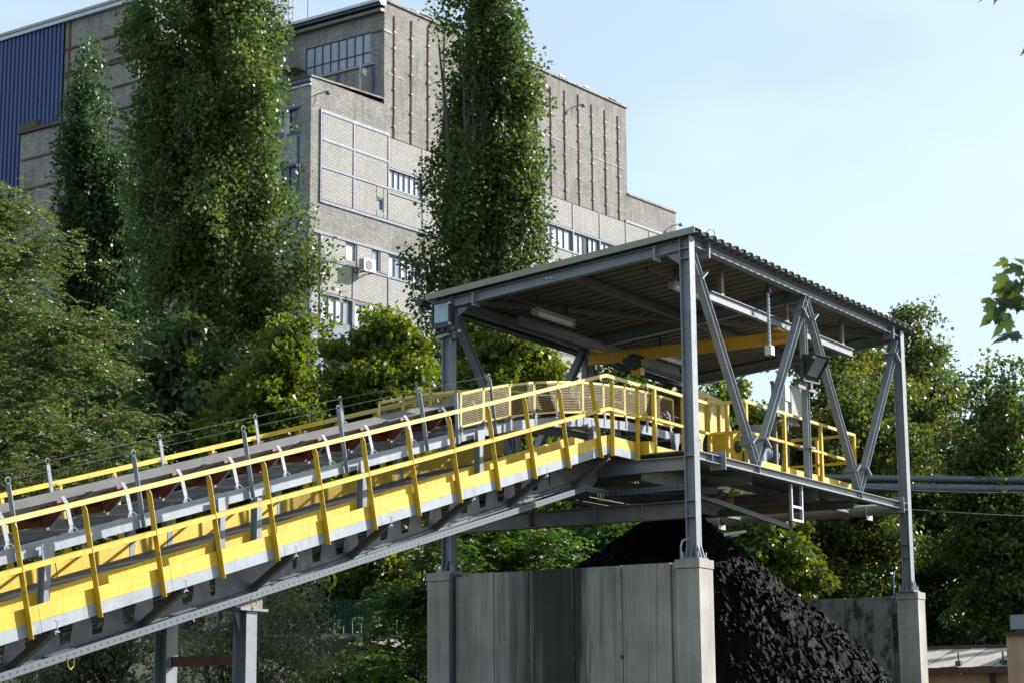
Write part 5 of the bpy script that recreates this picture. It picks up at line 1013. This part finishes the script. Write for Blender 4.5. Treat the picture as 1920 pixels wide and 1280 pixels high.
for pts, r0, r1 in (([(-13.66, -11.82, 3.4), (-14.3, -10.8, 4.05), (-14.9, -9.86, 4.26), (-15.0, -9.67, 4.29), (-15.1, -9.53, 4.35)], .05, .004), ([(-14.9, -9.86, 4.26), (-15.01, -9.72, 4.42), (-15.06, -9.65, 4.56)], .008, .003),
                    ([(-13.75, -11.75, 6.0), (-14.6, -10.6, 6.35), (-15.42, -9.72, 6.30)], .03, .004), ([(-14.6, -10.6, 6.35), (-15.2, -9.95, 6.02)], .01, .003)):
    m = MB(); limb(m, [Vector(p) for p in pts], r0, r1, 7); m.build('limb', BARK, mb)
LM = leafmat('near_maple_leaf', (0.025, 0.045, 0.018), (0.045, 0.08, 0.018), (0.12, 0.16, 0.025), 0.3, 0.4)
def mesh_tint(me, v): a = me.attributes.new('tint', 'FLOAT', 'FACE'); a.data.foreach_set('value', np.full(len(me.polygons), v, np.float32))
LV = [((-15.09, -9.63, 4.59), .11, 1.0, 200), ((-15.05, -9.69, 4.59), .11, 1.0, 20), ((-15.08, -9.61, 4.49), .17, .7, 235), ((-15.04, -9.66, 4.46), .17, .2, 240), ((-15.05, -9.64, 4.40), .20, .6, 245), ((-15.04, -9.70, 4.55), .16, .5, 200), ((-15.11, -9.51, 4.35), .11, .9, 260), ((-15.05, -9.60, 4.35), .15, .1, 250), ((-15.08, -9.54, 4.28), .18, .4, 230), ((-15.03, -9.60, 4.24), .21, .3, 235), ((-14.99, -9.63, 4.14), .22, .1, 205), ((-15.02, -9.69, 4.44), .17, .6, 200), ((-15.01, -9.68, 4.36), .14, .1, 260), ((-14.96, -9.75, 4.30), .16, .3, 180),
      ((-14.97, -9.78, 4.52), .18, .4, 220), ((-14.9, -9.84, 4.40), .18, .3, 210), ((-15.41, -9.75, 6.30), .16, .1, 215), ((-15.38, -9.78, 6.34), .16, .1, 250), ((-15.22, -9.93, 5.99), .16, .1, 230)]
for i, (p, s, tv, a) in enumerate(LV):
    me = maple_leaf(s).mesh('leaf', LM); mesh_tint(me, tv)
    # local y (leaf tip) points sideways/down across the view; face tilted
    tipd = (UV*math.cos(R(a))+np.array([0, 0, 1])*math.sin(R(a))*.8+VV*rng.uniform(-.5, .5)); tipd = Vector(tipd).normalized()
    nr = (Vector((0, 0, 1))*rng.uniform(.5, 1.0)-Vector(VV)*rng.uniform(.3, 1.0)+Vector(UV)*rng.uniform(-.4, .4)); xr_ = tipd.cross(nr).normalized(); nr = xr_.cross(tipd)
    q = Vector(p)-Vector((-13.6, -11.9, 0)); link('leaf', me, mb, Matrix(((xr_.x, tipd.x, nr.x, q.x), (xr_.y, tipd.y, nr.y, q.y), (xr_.z, tipd.z, nr.z, q.z), (0, 0, 0, 1))))
# ---------------------------------------------------------------- fence, house, pipes, street lamp
gf_ = thing('sheet_fence', 'dark green ribbed sheet metal fence standing on the bank', 'fence', (15.0, 17.2, terrain(15.0, 17.2)))
a, b = Vector((13.6, 19.6, 0)), Vector((16.4, 14.9, 0)); d = (b-a).normalized(); nrm = Vector((-d.y, d.x, 0)); L_ = (b-a).length; k = 24
for i in range(k):
    p0, p1 = a+d*(L_*i/k), a+d*(L_*(i+1)/k-.012); w = L_/k
    pts = [p0, p0+d*w*.35, p0+d*w*.45+nrm*.025, p0+d*w*.85+nrm*.025, p1]; m = MB(); n = len(pts)
    m.add([(q.x, q.y, 4.12) for q in pts]+[(q.x, q.y, 5.0) for q in pts], [(j, j+1, n+j+1, n+j) for j in range(n-1)]); m.build('sheet', GREEN, gf_)
for i in range(4): q = a+d*(L_*i/3)+nrm*.08; MB().box(q.x-.03, q.x+.03, q.y-.03, q.y+.03, 3.6, 5.05).build('post', DARKG, gf_)
MB().bar((a.x, a.y, 4.05), (b.x, b.y, 4.05), .12, .14).build('kerb', CONC, gf_)
wd = thing('timber_board', 'weathered timber board propped on blocks beside the green sheet fence', 'board', (12.6, 12.9, terrain(12.6, 12.9)))
MB().bar((12.2, 13.5, 4.28), (12.9, 12.35, 4.33), .35, .06).build('board', PLASTER, wd); MB().box(12.25, 12.5, 13.0, 13.3, terrain(12.4, 13.1)-.1, 4.24).build('block', BROWN, wd); MB().box(12.65, 12.9, 12.4, 12.65, terrain(12.8, 12.5)-.1, 4.27).build('block', BROWN, wd)
hs = thing('outbuilding', 'low tan plastered outbuilding with a weathered sheet roof and dark gutter', 'building', (17.5, 1.6, 0))
MB().box(16.0, 20.0, .36, 4.2, 0, 2.80).build('wall', PLASTER, hs)
for i in range(10):
    y0 = .36+i*.39; MB().add([(15.8, y0, 2.94+.012*(i % 2)), (15.8, y0+.388, 2.94+.012*(i % 2)), (18.0, y0+.388, 3.42+.012*(i % 2)), (18.0, y0, 3.42+.012*(i % 2))], [(0, 1, 2, 3)]).build('roof_sheet', SLATE, hs)
MB().box(17.96, 18.1, .36, 4.25, 3.38, 3.50).build('ridge_board', BROWN, hs); MB().add([(18.05, .36, 3.45), (18.05, 4.2, 3.45), (20.2, 4.2, 3.0), (20.2, .36, 3.0)], [(0, 1, 2, 3)]).build('roof_sheet', SLATE, hs)
MB().box(15.66, 15.82, .36, 4.25, 2.80, 2.93).build('gutter', BROWN, hs); MB().tube((15.74, .75, 2.8), (15.95, .78, 2.5), .06).build('downpipe', BROWN, hs); MB().tube((15.95, .78, 2.5), (15.95, .78, 0), .06).build('downpipe', BROWN, hs)
for y in (.55, 1.55, 2.5): q = MB().box(15.9, 16.05, y-.06, y+.06, 3.0, 3.08).build('snow_guard', DARKG, hs); MB().box(15.95, 15.98, y-.015, y+.015, 3.08, 3.26).build('pin', DARKG, q)
MB().box(15.6, 20.0, -1.2, .34, 0, 3.58).build('wall', PLASTER, hs); MB().box(15.52, 20.1, -1.3, .38, 3.58, 3.65).build('parapet', BROWN, hs)
gb = thing('roof_box', 'grey metal box standing on the tan parapet roof', 'box', (16.0, .1, 3.65)); MB().box(15.75, 16.2, -.35, .28, 3.72, 4.03).build('casing', STEEL, gb); MB().box(15.8, 15.85, -.3, .2, 3.65, 3.72).build('foot', DARKG, gb); MB().box(16.1, 16.15, -.3, .2, 3.65, 3.72).build('foot', DARKG, gb)
for lab, z, r, o in (('grey overhead pipe, the upper of two crossing in front of the woodland', 7.68, .085, 0), ('blue grey overhead pipe, the lower of two crossing in front of the woodland', 7.44, .11, -.12)):
    p = thing('overhead_pipe', lab, 'pipe', (20.5, 3.2, 7.4), 'overhead pipes'); a = Vector((17.6+o, 7.9, z+.09)); b = Vector((25.0+o, -4.1, z-.16)); MB().tube(a, b, r, n=16).build('pipe_run', PIPE, p, smooth=True)
    for t in (.1, .37, .63, .9): c = a.lerp(b, t); e = (b-a).normalized()*.03; MB().tube(c-e, c+e, r+.03, n=16).build('flange', PIPE, p)
pr_ = thing('pipe_support', 'steel pipe support frame under the overhead pipes', 'support', (21.9, 1.2, 0))
for (x, y) in ((18.3, 6.75), (24.4, -3.2)):
    MB().ibeam((x, y, terrain(x, y)), (x, y, 7.2), .16, .16).build('post', STEEL_D, pr_); MB().bar((x-.3, y-.15, 7.24), (x+.3, y+.15, 7.24), .12, .10).build('arm', STEEL_D, pr_)
sl_ = thing('street_lamp', 'slim grey street lamp with a flat head behind the coal heap', 'street lamp', (12.25, 5.85, 0))
MB().tube((12.25, 5.85, terrain(12.25, 5.85)-.1), (12.25, 5.85, 5.62), .06, .045, 12).build('pole', GALV, sl_); limb_m = MB(); limb(limb_m, [Vector((12.25, 5.85, 5.58)), Vector((12.32, 5.66, 5.69)), Vector((12.42, 5.45, 5.77))], .035, .03, 8); limb_m.build('arm', GALV, sl_)
m = MB(); m.prism([(12.38, 5.47, 5.76), (12.62, 5.02, 5.84), (12.72, 5.07, 5.85), (12.52, 5.54, 5.78)], (0, 0, .06)); m.build('lamp_head', GALV, sl_, smooth=False); MB().prism([(12.49, 5.32, 5.775), (12.56, 5.17, 5.80), (12.63, 5.20, 5.805), (12.56, 5.36, 5.78)], (0, 0, -.02)).build('lens', WHITE, sl_)
for i, (lab, a, b, s) in enumerate((('thin overhead wire beside the far canopy column', (13.0, 6.2, 7.3), (26.0, -4.0, 7.9), .5), ('thin sagging wire below the overhead pipes', (12.8, 6.0, 6.9), (27.0, -4.5, 7.0), .4))):
    a, b = Vector(a), Vector(b); w_ = MB().path([a.lerp(b, t/14)-Vector((0, 0, s*4*(t/14)*(1-t/14))) for t in range(15)], .008, 4).build('overhead_wire', DARKG); tag(w_, lab, 'wire')
